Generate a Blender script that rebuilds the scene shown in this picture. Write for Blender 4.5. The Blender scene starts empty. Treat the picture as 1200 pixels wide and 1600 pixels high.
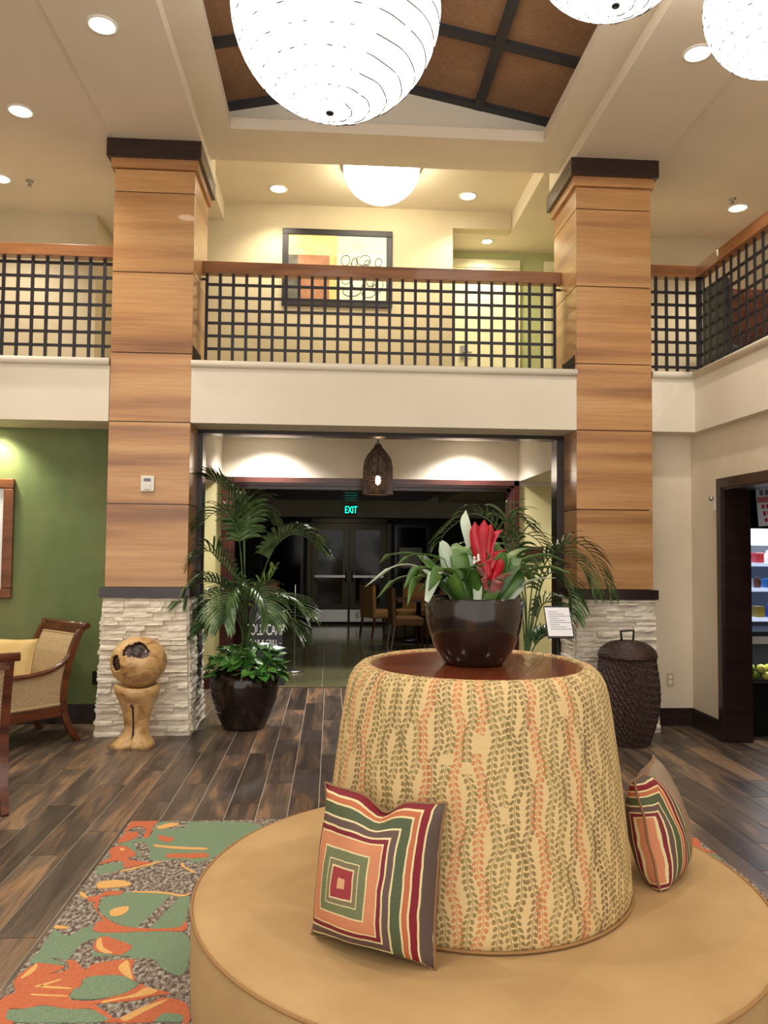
import bpy, bmesh, math, random
from mathutils import Vector, Matrix, noise as mnoise
random.seed(7)
C = bpy.context.scene.collection
scene = bpy.context.scene
PI = math.pi

# ------------------------------------------------------------------ camera
cam_d = bpy.data.cameras.new('camera')
cam = bpy.data.objects.new('camera', cam_d)
C.objects.link(cam)
cam_d.sensor_fit = 'HORIZONTAL'
cam_d.sensor_width = 36.0
cam_d.lens = 36.0 * 1220 / 1200
cam_d.clip_start = 0.05
cam.matrix_world = Matrix(((0.99777, -0.01172, -0.06571, 0.0),
                           (-0.06618, -0.04575, -0.99676, 0.0),
                           (0.00867, 0.99888, -0.04643, 1.6),
                           (0, 0, 0, 1)))
scene.camera = cam

# ------------------------------------------------------------------ world and exposure
w = bpy.data.worlds.new('lobby_air')
scene.world = w
w.use_nodes = True
bgn = w.node_tree.nodes['Background']
bgn.inputs[0].default_value = (1.0, 0.94, 0.87, 1)
bgn.inputs[1].default_value = 0.9
scene.view_settings.view_transform = 'Standard'
scene.view_settings.look = 'None'
scene.view_settings.exposure = 1.12
scene.view_settings.gamma = 1.0
scene.view_settings.use_curve_mapping = False
LANTERN = 1.25      # radiance of the paper lanterns
CAN = 62.0         # watts of one recessed can
WARM = (1.0, 0.92, 0.81)

# ------------------------------------------------------------------ helpers
class MB:
    """collects shapes; build() links them as ONE mesh object"""
    def __init__(s): s.v = []; s.f = []; s.sm = []
    def add(s, vs, fs, smooth=False):
        o = len(s.v); s.v += [tuple(p) for p in vs]
        s.f += [tuple(i + o for i in f) for f in fs]; s.sm += [smooth] * len(fs)
        return s
    def box(s, x0, x1, y0, y1, z0, z1, M=None):
        vs = [Vector((x, y, z)) for z in (z0, z1) for y in (y0, y1) for x in (x0, x1)]
        if M is not None: vs = [M @ p for p in vs]
        return s.add(vs, [(0,2,3,1),(4,5,7,6),(0,1,5,4),(2,6,7,3),(0,4,6,2),(1,3,7,5)])
    def lathe(s, prof, cx=0, cy=0, n=48, M=None, cap=True, a0=0, sx=1, sy=1):
        vs = []
        for r, z in prof:
            for i in range(n):
                a = a0 + 2 * PI * i / n
                vs.append(Vector((cx + r * sx * math.cos(a), cy + r * sy * math.sin(a), z)))
        if M is not None: vs = [M @ p for p in vs]
        fs = []
        for k in range(len(prof) - 1):
            for i in range(n):
                j = (i + 1) % n
                fs.append((k*n+i, k*n+j, (k+1)*n+j, (k+1)*n+i))
        s.add(vs, fs, True)
        if cap:
            o = len(s.v) - len(vs)
            s.f.append(tuple(o + i for i in reversed(range(n)))); s.sm.append(False)
            s.f.append(tuple(o + (len(prof)-1)*n + i for i in range(n))); s.sm.append(False)
        return s
    def tube(s, pts, rad, n=8, cap=True, flat=None):
        pts = [Vector(p) for p in pts]; m = len(pts)
        if not hasattr(rad, '__len__'): rad = [rad] * m
        vs = []; up = Vector((0.03, 0.02, 1)); prevx = None
        for i, p in enumerate(pts):
            t = (pts[min(i+1, m-1)] - pts[max(i-1, 0)])
            if t.length < 1e-9: t = Vector((0, 0, 1))
            t.normalize()
            if prevx is None:
                x = t.cross(up)
                if x.length < 1e-3: x = t.cross(Vector((1, 0, 0)))
            else: x = prevx - t * prevx.dot(t)
            x.normalize(); y = t.cross(x); prevx = x
            for k in range(n):
                a = 2 * PI * k / n + (PI / 4 if n == 4 else 0)
                ry = rad[i] * (flat if flat else 1)
                vs.append(p + x * math.cos(a) * rad[i] + y * math.sin(a) * ry)
        fs = [(i*n+k, i*n+(k+1) % n, (i+1)*n+(k+1) % n, (i+1)*n+k) for i in range(m-1) for k in range(n)]
        s.add(vs, fs, n > 4)
        if cap:
            o = len(s.v) - len(vs)
            s.f.append(tuple(o + i for i in reversed(range(n)))); s.sm.append(False)
            s.f.append(tuple(o + (m-1)*n + i for i in range(n))); s.sm.append(False)
        return s
    def prism(s, poly, z0, z1):
        n = len(poly)
        vs = [(x, y, z0) for x, y in poly] + [(x, y, z1) for x, y in poly]
        fs = [tuple(reversed(range(n))), tuple(range(n, 2*n))] + [(i, (i+1) % n, n+(i+1) % n, n+i) for i in range(n)]
        return s.add(vs, fs)
    def xf(s, M):
        s.v = [tuple(M @ Vector(p)) for p in s.v]; return s
    def build(s, name, mat, parent=None, root=None, kind=None, label=None, bevel=0, recalc=True):
        me = bpy.data.meshes.new(name)
        off = root.location if root is not None else Vector((0, 0, 0))
        me.from_pydata([(p[0]-off[0], p[1]-off[1], p[2]-off[2]) for p in s.v], [], s.f)
        me.polygons.foreach_set('use_smooth', s.sm)
        if recalc:
            bm = bmesh.new(); bm.from_mesh(me)
            bmesh.ops.recalc_face_normals(bm, faces=bm.faces)
            bm.to_mesh(me); bm.free()
        me.materials.append(mat)
        o = bpy.data.objects.new(name, me); C.objects.link(o)
        if parent is not None: o.parent = parent
        if kind: o['kind'] = kind
        if label: o['label'] = label
        if bevel:
            b = o.modifiers.new('bevel', 'BEVEL'); b.width = bevel; b.segments = 2; b.limit_method = 'ANGLE'
        return o

def smooth_shade(o):
    for p in o.data.polygons: p.use_smooth = True
    return o
def thing(name, label, cat, loc=(0, 0, 0), rz=0, group=None):
    o = bpy.data.objects.new(name, None); C.objects.link(o)
    o.empty_display_size = 0.1
    o.location = loc; o.rotation_euler = (0, 0, rz); o['label'] = label; o['category'] = cat
    if group: o['group'] = group
    return o
def tag(o, label, cat, group=None):
    o['label'] = label; o['category'] = cat
    if group: o['group'] = group
    return o
def structure(name, mb, mat, **k): return mb.build(name, mat, kind='structure', **k)
def holder(name):
    o = bpy.data.objects.new(name, None); C.objects.link(o); o['kind'] = 'structure'; return o
def dup(root, loc, rz, label=None):
    r = root.copy(); C.objects.link(r); r.location = loc; r.rotation_euler = (0, 0, rz)
    if label: r['label'] = label
    for ch in list(root.children):
        c = ch.copy(); C.objects.link(c); c.parent = r
        for g in ch.children:
            d = g.copy(); C.objects.link(d); d.parent = c
    return r
def inst(me, name, parent, loc, scale=(1, 1, 1), rot=(0, 0, 0), mat=None):
    o = bpy.data.objects.new(name, me); C.objects.link(o); o.parent = parent
    o.location = loc; o.scale = scale; o.rotation_euler = rot
    return o
def catmull(pts, n=6):
    P = [Vector(p) for p in pts]; P = [2*P[0]-P[1]] + P + [2*P[-1]-P[-2]]; out = []
    for i in range(1, len(P)-2):
        for k in range(n):
            t = k / n
            out.append(0.5*((2*P[i]) + (P[i+1]-P[i-1])*t + (2*P[i-1]-5*P[i]+4*P[i+1]-P[i+2])*t*t + (3*P[i]-P[i-1]-3*P[i+1]+P[i+2])*t**3))
    out.append(P[-2]); return out
def text(body, size, mat, parent, M, root=None, name='lettering', ext=0.001, align='CENTER', sx=1):
    cu = bpy.data.curves.new(name, 'FONT'); cu.body = body; cu.size = size; cu.extrude = ext
    cu.align_x = align; cu.align_y = 'CENTER'
    t = bpy.data.objects.new(name, cu); C.objects.link(t)
    dg = bpy.context.evaluated_depsgraph_get()
    me = bpy.data.meshes.new_from_object(t.evaluated_get(dg))
    bpy.data.objects.remove(t)
    off = root.location if root is not None else Vector((0, 0, 0))
    for v in me.vertices: v.co = M @ Vector((v.co.x*sx, v.co.y, v.co.z)) - off
    me.materials.clear(); me.materials.append(mat)
    o = bpy.data.objects.new(name, me); C.objects.link(o); o.parent = parent
    return o

# ------------------------------------------------------------------ materials
def lin(c):
    return tuple((x/255/12.92 if x/255 <= .04045 else ((x/255+.055)/1.055)**2.4) for x in c) + (1,)
class X:
    """tiny expression wrapper over Math nodes"""
    def __init__(s, nt, sock): s.nt = nt; s.s = sock
    def op(s, o, b=None, c=None):
        n = s.nt.nodes.new('ShaderNodeMath'); n.operation = o
        for i, q in enumerate((s, b, c)):
            if q is None: continue
            if isinstance(q, X): s.nt.links.new(q.s, n.inputs[i])
            else: n.inputs[i].default_value = q
        return X(s.nt, n.outputs[0])
    def __add__(s, b): return s.op('ADD', b)
    def __sub__(s, b): return s.op('SUBTRACT', b)
    def __mul__(s, b): return s.op('MULTIPLY', b)
    def __truediv__(s, b): return s.op('DIVIDE', b)
    def lt(s, b): return s.op('LESS_THAN', b)
    def gt(s, b): return s.op('GREATER_THAN', b)
    def fl(s): return s.op('FLOOR')
    def fr(s): return s.op('FRACT')
    def ab(s): return s.op('ABSOLUTE')
    def sin(s): return s.op('SINE')
    def mx(s, b): return s.op('MAXIMUM', b)
    def mn(s, b): return s.op('MINIMUM', b)
class Mat:
    def __init__(s, name, col=(128, 128, 128), rough=.5, metal=0, spec=.5, emit=None, es=0, coat=0):
        s.m = bpy.data.materials.new(name); s.m.use_nodes = True; s.nt = s.m.node_tree
        s.b = s.nt.nodes['Principled BSDF']; s.b.inputs['Base Color'].default_value = lin(col)
        s.b.inputs['Roughness'].default_value = rough; s.b.inputs['Metallic'].default_value = metal
        s.b.inputs['Specular IOR Level'].default_value = spec
        s.b.inputs['Coat Weight'].default_value = coat
        if emit: s.b.inputs['Emission Color'].default_value = lin(emit); s.b.inputs['Emission Strength'].default_value = es
    def n(s, t, **k):
        q = s.nt.nodes.new(t)
        for a, b in k.items(): setattr(q, a, b)
        return q
    def L(s, a, b): s.nt.links.new(a, b)
    def pos(s, scale=(1, 1, 1), obj=False, rnd=False, uv=False):
        if uv: src = s.n('ShaderNodeUVMap').outputs[0]
        elif obj: src = s.n('ShaderNodeTexCoord').outputs['Object']
        else: src = s.n('ShaderNodeNewGeometry').outputs['Position']
        mp = s.n('ShaderNodeMapping'); mp.inputs['Scale'].default_value = scale; s.L(src, mp.inputs[0])
        if rnd:
            oi = s.n('ShaderNodeObjectInfo'); cm = s.n('ShaderNodeVectorMath', operation='SCALE'); cm.inputs[0].default_value = (37, 91, 53)
            s.L(oi.outputs['Random'], cm.inputs['Scale']); s.L(cm.outputs[0], mp.inputs['Location'])
        return mp.outputs[0]
    def noise(s, vec, sc=1, det=3, rough=.5, dist=0):
        q = s.n('ShaderNodeTexNoise'); q.inputs['Scale'].default_value = sc; q.inputs['Detail'].default_value = det
        q.inputs['Roughness'].default_value = rough; q.inputs['Distortion'].default_value = dist
        s.L(vec, q.inputs['Vector']); return q.outputs[0]
    def ramp(s, fac, stops, interp='LINEAR'):
        q = s.n('ShaderNodeValToRGB'); e = q.color_ramp.elements; q.color_ramp.interpolation = interp
        while len(e) < len(stops): e.new(.5)
        for el, (p, c) in zip(e, stops): el.position = p; el.color = lin(c)
        s.L(fac, q.inputs[0]); return q.outputs[0]
    def mix(s, fac, a, b, mode='MIX'):
        q = s.n('ShaderNodeMixRGB', blend_type=mode)
        for i, v in enumerate((fac, a, b)):
            if hasattr(v, 'links') or hasattr(v, 'is_linked'): s.L(v, q.inputs[i])
            elif i == 0: q.inputs[0].default_value = v
            else: q.inputs[i].default_value = lin(v)
        return q.outputs[0]
    def col(s, sock): s.L(sock, s.b.inputs['Base Color']); return s
    def bump(s, h, st=.3, d=.01):
        q = s.n('ShaderNodeBump'); q.inputs['Strength'].default_value = st; q.inputs['Distance'].default_value = d
        s.L(h, q.inputs['Height']); s.L(q.outputs[0], s.b.inputs['Normal']); return s

def paint(name, col, var=8, rough=.75, sc=1.2):
    k = Mat(name, col, rough, spec=.25); f = k.noise(k.pos(), sc, 3)
    k.col(k.ramp(f, [(.3, tuple(max(0, c-var) for c in col)), (.7, tuple(min(255, c+var) for c in col))]))
    k.bump(k.noise(k.pos(), 180, 2), .08, .002)
    return k.m
def wood(name, dark, light, scale, rough=.35, rnd=True, coat=.1, obj=False, mid=None):
    k = Mat(name, light, rough, coat=coat); v = k.pos(scale, rnd=rnd, obj=obj)
    f = k.noise(v, 1, 5, .6, .6)
    st = [(.32, dark), (.68, light)] if mid is None else [(.3, dark), (.5, mid), (.7, light)]
    k.col(k.ramp(f, st)); return k.m
M = {}
M['cream'] = paint('cream_paint', (222, 209, 186))
M['white_band'] = paint('ivory_paint', (226, 217, 199), 4)
M['ceiling'] = paint('ceiling_paint', (216, 203, 184), 4, .85)
M['trayface'] = paint('tray_paint', (220, 208, 188), 4, .85)
M['mezz'] = paint('mezzanine_paint', (200, 186, 156), 6)
M['yellow'] = paint('pale_yellow_paint', (214, 204, 150), 5)
M['sage'] = paint('sage_paint', (176, 180, 132), 5)
M['greyroom'] = paint('grey_ceiling_paint', (168, 164, 150), 5)
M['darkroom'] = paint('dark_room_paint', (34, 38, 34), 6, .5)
M['door_white'] = paint('door_paint', (226, 220, 186), 3, .4)
k = Mat('green_plaster', (92, 112, 62), .6, spec=.3); f = k.noise(k.pos((1.3, 1.3, .8)), 1.4, 5, .6)
k.col(k.ramp(f, [(.25, (90, 112, 68)), (.5, (114, 126, 82)), (.75, (134, 134, 90))])); M['green'] = k.m
# veneer of the columns: level bands of grain
k = Mat('column_veneer', (190, 130, 75), .32, coat=.25)
v = k.pos((.35, .35, 6.5), rnd=True); f = k.noise(v, 1, 2.5, .45, .2)
c1 = k.ramp(f, [(.28, (144, 98, 64)), (.40, (178, 128, 82)), (.52, (200, 150, 98)), (.72, (213, 167, 115))])
f2 = k.noise(k.pos((3, 3, 120), rnd=True), 1, 3, .5)
c2 = k.ramp(f2, [(.3, (205, 200, 192)), (.7, (255, 255, 255))])
k.col(k.mix(.6, c1, c2, 'MULTIPLY')); M['veneer'] = k.m
M['espresso'] = wood('espresso_wood', (30, 18, 16), (48, 30, 26), (3, 3, 20), .3, coat=.3)
M['mahogany'] = wood('mahogany_wood', (54, 26, 22), (84, 44, 36), (2, 2, 10), .3, coat=.3)
M['rail'] = wood('rail_wood', (118, 74, 42), (160, 106, 64), (1.2, 1.2, 12), .3, coat=.3)
M['tabletop'] = wood('table_wood', (104, 46, 26), (136, 68, 40), (1.5, 14, 1), .16, coat=.5)
M['chairwood'] = wood('chair_wood', (66, 30, 18), (112, 58, 34), (3, 3, 12), .3, coat=.3)
M['picturewood'] = wood('picture_wood', (96, 54, 30), (136, 84, 50), (3, 3, 8), .35)
M['cabinet'] = wood('cabinet_wood', (74, 42, 30), (118, 66, 46), (2, 2, 9), .4)
M['beamwood'] = wood('beam_wood', (32, 20, 18), (58, 36, 30), (2, 8, 8), .35)
M['iron'] = Mat('dark_iron', (44, 40, 44), .45, .3).m
M['black'] = Mat('black_metal', (22, 21, 22), .4, .2).m
M['charcoal'] = Mat('charcoal_bar', (48, 48, 52), .6).m
M['steel'] = Mat('brushed_steel', (170, 170, 165), .3, .9).m
M['plastic'] = Mat('white_plastic', (226, 222, 212), .4).m
M['beige_plastic'] = Mat('beige_plastic', (196, 180, 146), .4).m
M['paper'] = Mat('paper', (236, 236, 244), .7).m
M['ink'] = Mat('ink', (120, 120, 128), .8).m
M['redink'] = Mat('red_ink', (196, 40, 60), .8).m
M['chalk'] = Mat('chalk', (226, 226, 226), .9).m
M['slate'] = Mat('slate', (44, 46, 50), .6).m
M['bulb'] = Mat('bulb', (255, 240, 220), .5, emit=(255, 214, 170), es=30).m
M['can_glow'] = Mat('lamp_glow', (255, 255, 255), .5, emit=(255, 240, 214), es=9).m
M['dome'] = Mat('dome_glass', (255, 255, 245), .4, emit=(255, 246, 214), es=7).m
M['exit'] = Mat('exit_green', (20, 200, 150), .5, emit=(20, 255, 190), es=1.6).m
# lantern paper
k = Mat('lantern_paper', (250, 246, 240), .8, emit=(255, 247, 238), es=LANTERN)
M['lantern'] = k.m
# woven ceiling panel
k = Mat('woven_ceiling_mat', (150, 105, 70), .8, spec=.2)
a = k.noise(k.pos((260, 12, 12), obj=True), 1, 2); b_ = k.noise(k.pos((12, 260, 12), obj=True), 1, 2)
big = k.noise(k.pos(), 2.2, 3)
c1 = k.ramp(big, [(.3, (158, 122, 94)), (.7, (186, 147, 114))])
ab = k.mix(.5, a, b_); c2 = k.ramp(ab, [(.35, (170, 160, 150)), (.65, (255, 255, 255))])
k.col(k.mix(.8, c1, c2, 'MULTIPLY')).bump(ab, .3, .004); M['woven'] = k.m
# floor plank
k = Mat('plank_tile', (90, 75, 65), .34, spec=.45)
f = k.noise(k.pos((6.5, 1.0, 1), rnd=True), 1, 4, .55, .9)
c1 = k.ramp(f, [(.32, (84, 73, 68)), (.46, (106, 93, 86)), (.55, (126, 110, 98)), (.63, (170, 138, 108)), (.72, (132, 113, 99))])
oi = k.n('ShaderNodeObjectInfo'); tint = k.ramp(oi.outputs['Random'], [(0, (178, 172, 172)), (.5, (226, 220, 214)), (1, (255, 246, 236))])
f2 = k.noise(k.pos((90, 3, 1), rnd=True), 1, 3); c2 = k.ramp(f2, [(.3, (205, 205, 205)), (.7, (255, 255, 255))])
k.col(k.mix(1, k.mix(1, c1, tint, 'MULTIPLY'), c2, 'MULTIPLY'))
k.bump(f2, .1, .002); M['plank'] = k.m
M['grout'] = Mat('grout', (190, 178, 158), .9).m
k = Mat('polished_tile', (112, 110, 82), .12, spec=.6)
k.col(k.ramp(k.noise(k.pos(), 1.5, 4), [(.3, (96, 94, 68)), (.7, (128, 124, 92))])); M['tile'] = k.m
# stacked stone
k = Mat('split_stone', (226, 214, 194), .85, spec=.2)
f = k.noise(k.pos(rnd=True), 9, 4); f2 = k.noise(k.pos(rnd=True), 60, 4, .65)
c1 = k.ramp(f, [(.3, (214, 202, 182)), (.5, (235, 226, 209)), (.7, (243, 236, 221))])
k.col(c1).bump(f2, .9, .008); M['stone'] = k.m
# upholstery
k = Mat('tan_upholstery', (186, 146, 92), .85, spec=.2)
f = k.noise(k.pos(), 3.5, 3); c1 = k.ramp(f, [(.3, (174, 142, 98)), (.7, (190, 158, 112))])
wv = k.n('ShaderNodeTexWave', wave_type='BANDS', bands_direction='DIAGONAL'); wv.inputs['Scale'].default_value = 95; wv.inputs['Distortion'].default_value = .5
k.L(k.pos(), wv.inputs['Vector'])
k.col(k.mix(.25, c1, k.ramp(wv.outputs[0], [(0, (196, 186, 170)), (1, (255, 255, 255))]), 'MULTIPLY')).bump(wv.outputs[0], .2, .002); M['tan'] = k.m
k = Mat('tan_piping', (150, 112, 66), .8); M['piping'] = k.m
k = Mat('gold_cushion', (206, 176, 118), .8, spec=.2); k.bump(k.noise(k.pos((1, 1, 1), obj=True), 240, 2), .3, .002)
k.col(k.ramp(k.noise(k.pos(), 8, 3), [(.3, (196, 166, 108)), (.7, (216, 188, 130))])); M['gold'] = k.m
# cane
k = Mat('woven_cane', (206, 180, 138), .7)
a = k.n('ShaderNodeTexBrick'); a.inputs['Scale'].default_value = 27; a.inputs['Color1'].default_value = lin((226, 204, 166)); a.inputs['Color2'].default_value = lin((208, 182, 140))
a.inputs['Mortar'].default_value = lin((132, 100, 64)); a.inputs['Mortar Size'].default_value = .05
tc = k.n('ShaderNodeTexCoord'); sp = k.n('ShaderNodeSeparateXYZ'); k.L(tc.outputs['Object'], sp.inputs[0]); cb = k.n('ShaderNodeCombineXYZ')
sm = X(k.nt, sp.outputs[0]) + X(k.nt, sp.outputs[1]); k.L(sm.s, cb.inputs[0]); k.L(sp.outputs[2], cb.inputs[1]); k.L(cb.outputs[0], a.inputs['Vector'])
k.col(a.outputs[0]).bump(a.outputs['Fac'], .4, .003); M['cane'] = k.m
M['cane_edge'] = Mat('cane_binding', (200, 172, 128), .7).m
# wicker basket
k = Mat('dark_wicker', (60, 44, 40), .6)
wv = k.n('ShaderNodeTexNoise'); wv.inputs['Scale'].default_value = 40; k.L(k.pos((1, 1, 2.5)), wv.inputs['Vector'])
k.col(k.ramp(wv.outputs[0], [(.3, (40, 28, 26)), (.6, (74, 54, 46)), (.75, (98, 72, 56))])); M['wicker'] = k.m
# glazed pot
k = Mat('brown_glaze', (44, 30, 24), .14, spec=.35, coat=.25)
k.col(k.ramp(k.noise(k.pos((14, 14, 5)), 1, 4), [(.35, (24, 16, 14)), (.6, (40, 27, 22)), (.8, (70, 48, 36))]))
M['glaze'] = k.m
M['soil'] = Mat('soil', (30, 24, 18), .9).m
def leafmat(name, a, b, rough=.35, sc=9):
    k = Mat(name, a, rough, spec=.5); k.col(k.ramp(k.noise(k.pos(rnd=True), sc, 2), [(.35, a), (.65, b)]))
    return k.m
M['palm'] = leafmat('palm_leaf', (50, 76, 42), (92, 118, 70), .27)
M['palm_young'] = leafmat('young_palm_leaf', (96, 130, 44), (120, 150, 60), .4)
M['stem'] = Mat('palm_stem', (66, 84, 44), .5).m
M['pothos'] = leafmat('pothos_leaf', (48, 108, 44), (104, 156, 72), .3)
M['brom'] = leafmat('bromeliad_leaf', (46, 78, 28), (88, 122, 50), .35, 6)
M['brom_pale'] = leafmat('pale_bromeliad_leaf', (168, 184, 160), (196, 208, 186), .4, 6)
M['brom_pink'] = leafmat('pink_bromeliad_leaf', (150, 70, 74), (206, 150, 132), .4, 12)
M['red'] = leafmat('red_bract', (150, 12, 30), (184, 26, 44), .35)
# carved root wood
k = Mat('pale_root_wood', (206, 166, 110), .38, coat=.3)
f = k.noise(k.pos((4, 4, 5)), 1.9, 6, .65, .7)
k.col(k.ramp(f, [(.28, (92, 60, 40)), (.38, (168, 126, 80)), (.52, (208, 168, 112)), (.8, (226, 192, 140))])); M['rootwood'] = k.m
k = Mat('dark_burl', (46, 26, 26), .25, coat=.4); k.col(k.ramp(k.noise(k.pos(), 22, 4), [(.3, (26, 14, 16)), (.7, (70, 44, 44))])).bump(k.noise(k.pos(), 30, 4), .8, .02); M['burl'] = k.m
# rug
def pile(name, a, b, sc=160):
    k = Mat(name, a, .95, spec=.1); f = k.noise(k.pos(), sc, 2); k.col(k.ramp(f, [(.35, a), (.65, b)])).bump(f, .6, .004); return k.m
M['rug_green'] = pile('rug_green', (110, 130, 104), (126, 146, 118))
M['rug_orange'] = pile('rug_orange', (180, 98, 68), (194, 114, 82))
M['rug_yellow'] = pile('rug_yellow', (208, 160, 98), (218, 172, 110))
k = Mat('rug_fleck', (130, 118, 104), .95, spec=.1); f = k.noise(k.pos((60, 34, 1)), 1, 2, .6)
k.col(k.ramp(f, [(.34, (92, 80, 74)), (.44, (126, 112, 102)), (.53, (146, 138, 126)), (.6, (170, 168, 156)), (.68, (112, 120, 104))], 'CONSTANT')); M['rug_fleck'] = k.m
# glass
k = Mat('dark_glass', (12, 20, 19), .08, spec=.25); k.b.inputs['Transmission Weight'].default_value = 0; M['nightglass'] = k.m
M['velvet'] = Mat('tan_dining', (132, 96, 62), .7).m
M['velvet_gold'] = Mat('gold_dining', (170, 130, 78), .7).m

# vine fabric, in UV metres
k = Mat('vine_print_fabric', (205, 175, 118), .8, spec=.2)
uv = k.n('ShaderNodeUVMap'); sp = k.n('ShaderNodeSeparateXYZ'); k.L(uv.outputs[0], sp.inputs[0])
U = X(k.nt, sp.outputs[0]); V = X(k.nt, sp.outputs[1])
def vines(U, V, W, ph, hh):
    q = U / W + ph; i = q.fl(); d = (q - i - .5) * W
    wn = k.n('ShaderNodeTexWhiteNoise', noise_dimensions='1D'); k.L((i + ph * 17.3).s, wn.inputs['W'])
    rnd = X(k.nt, wn.outputs[0])
    d = d - (V * 23 + rnd * 20).sin() * (W * .15) - (V * 61 + rnd * 33).sin() * (W * .05)
    sgn = d.gt(0) - .5
    ad = d.ab()
    vv = V / hh + sgn * .8 + rnd * 7
    j = (vv - vv.fl() - .5) * hh
    e = ad - .0098
    xx = (e * .62 - j * .78) / .0082; yy = (e * .78 + j * .62) / .0053
    leaf = (xx * xx + yy * yy).lt(1)
    stem = ad.lt(.0013)
    cb = k.n('ShaderNodeCombineXYZ'); k.L((i * 3.7 + ph * 40.0).s, cb.inputs[0]); k.L((V * 6.5).s, cb.inputs[1])
    nz = k.n('ShaderNodeTexNoise'); nz.inputs['Scale'].default_value = 1; nz.inputs['Detail'].default_value = 0; k.L(cb.outputs[0], nz.inputs['Vector'])
    on = X(k.nt, nz.outputs[0]).gt(.27)
    return leaf.mx(stem) * on, rnd
m1, r1 = vines(U, V, .0718, 0.0, .0185)
m2, r2 = vines(U, V, .0718, 0.5, .0185)
cols = [(0, (118, 104, 64)), (.36, (184, 116, 78)), (.52, (130, 114, 70)), (.72, (100, 82, 60)), (.88, (172, 106, 74))]
ca = k.ramp(r1.s, cols, 'CONSTANT'); cbb = k.ramp(r2.s, [(0, (128, 114, 68)), (.3, (112, 92, 60)), (.6, (120, 108, 64)), (.8, (186, 112, 72))], 'CONSTANT')
base = k.ramp(k.noise(k.pos(), 260, 2), [(.3, (200, 172, 122)), (.7, (212, 186, 136))])
k.col(k.mix((m1 * .88).s, k.mix((m2 * .8).s, base, cbb), ca)).bump(k.noise(k.pos(), 300, 2), .3, .002)
M['vine'] = k.m
# concentric square pillow fabric (UV -1..1)
def pillowmat(name, u0, v0):
    k = Mat(name, (150, 60, 60), .65, spec=.3)
    uv = k.n('ShaderNodeUVMap'); sp = k.n('ShaderNodeSeparateXYZ'); k.L(uv.outputs[0], sp.inputs[0])
    U = X(k.nt, sp.outputs[0]) - u0; V = X(k.nt, sp.outputs[1]) - v0
    nz = X(k.nt, k.noise(k.pos((14, 14, 14)), 1, 2)) * .04 - .02
    m = (U.ab().mx(V.ab()) + nz) / 1.7
    cream = (214, 198, 150)
    st = [(0, (206, 160, 116)), (.035, (150, 56, 60)), (.105, cream), (.115, (122, 112, 84)), (.15, cream), (.16, (110, 116, 82)), (.225, cream), (.235, (196, 128, 92)), (.325, cream), (.337, (118, 36, 46)),
          (.375, cream), (.388, (96, 76, 70)), (.445, cream), (.46, (78, 86, 60)), (.54, cream), (.555, (176, 100, 66)), (.60, cream), (.615, (120, 26, 38)), (.675, cream), (.69, (88, 72, 66)), (.76, cream), (.775, (104, 110, 78)), (.84, (170, 110, 96)), (.9, (130, 112, 92))]
    k.col(k.ramp(m.s, st, 'CONSTANT')).bump(k.noise(k.pos(), 120, 3), .4, .004)
    return k.m
M['pillow_left'] = pillowmat('ring_stripe_velvet', -.30, -.12)
M['pillow_right'] = pillowmat('ring_stripe_velvet_dark', -1.5, -.25)
# traced rug pattern and leaf spines, in metres of the room
RUG_GREEN= [[[-0.983,4.674],[-0.718,4.663],[-0.42,4.623],[-0.399,4.409],[-0.626,4.092],[-0.751,4.119],[-0.887,4.114],[-0.964,4.151],[-1.018,4.231],[-1.093,4.316],[-1.114,4.329],[-1.094,4.389],[-0.986,4.434],[-0.982,4.537]],[[-1.13,3.959],[-1.132,4.051],[-1.05,4.089],[-1.018,4.046],[-1.025,3.995],[-1.12,3.953]],[[-1.019,3.686],[-0.982,3.719],[-0.896,3.742],[-0.752,3.717],[-0.669,3.687],[-0.632,3.694],[-0.604,3.441],[-0.628,3.398],[-0.738,3.388],[-0.859,3.423],[-0.952,3.504],[-1.004,3.585]],[[-1.137,3.407],[-1.058,3.346],[-1.02,3.402],[-0.973,3.429],[-0.948,3.369],[-0.59,3.345],[-0.533,3.039],[-0.614,3.066],[-0.669,3.142],[-0.757,3.159],[-0.774,3.173],[-0.899,3.179],[-0.996,3.158],[-1.066,3.174],[-0.996,3.121],[-1.13,3.14],[-1.13,3.229]],[[-0.894,3.016],[-0.855,3.032],[-0.768,3.03],[-0.693,2.978],[-0.696,2.94],[-0.735,2.904],[-0.811,2.882],[-0.896,2.892],[-0.908,2.945],[-0.889,2.96]],[[-1.091,2.831],[-1.028,2.837],[-0.981,2.85],[-0.886,2.825],[-0.816,2.821],[-0.774,2.795],[-0.749,2.748],[-1.044,2.763]],[[-0.579,2.739],[-0.554,2.783],[-0.494,2.771],[-0.487,2.734]]]
RUG_FLECK= [[[-0.795,3.391],[-0.715,3.689],[-0.681,3.67],[-0.711,3.523],[-0.745,3.389]],[[-1.051,4.363],[-0.972,4.335],[-0.912,4.148],[-0.955,4.15]],[[-0.996,3.158],[-0.981,3.274],[-0.939,3.313],[-0.92,3.218],[-0.921,3.167]],[[-0.928,4.644],[-0.836,4.668],[-0.811,4.584],[-0.892,4.56]]]
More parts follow.
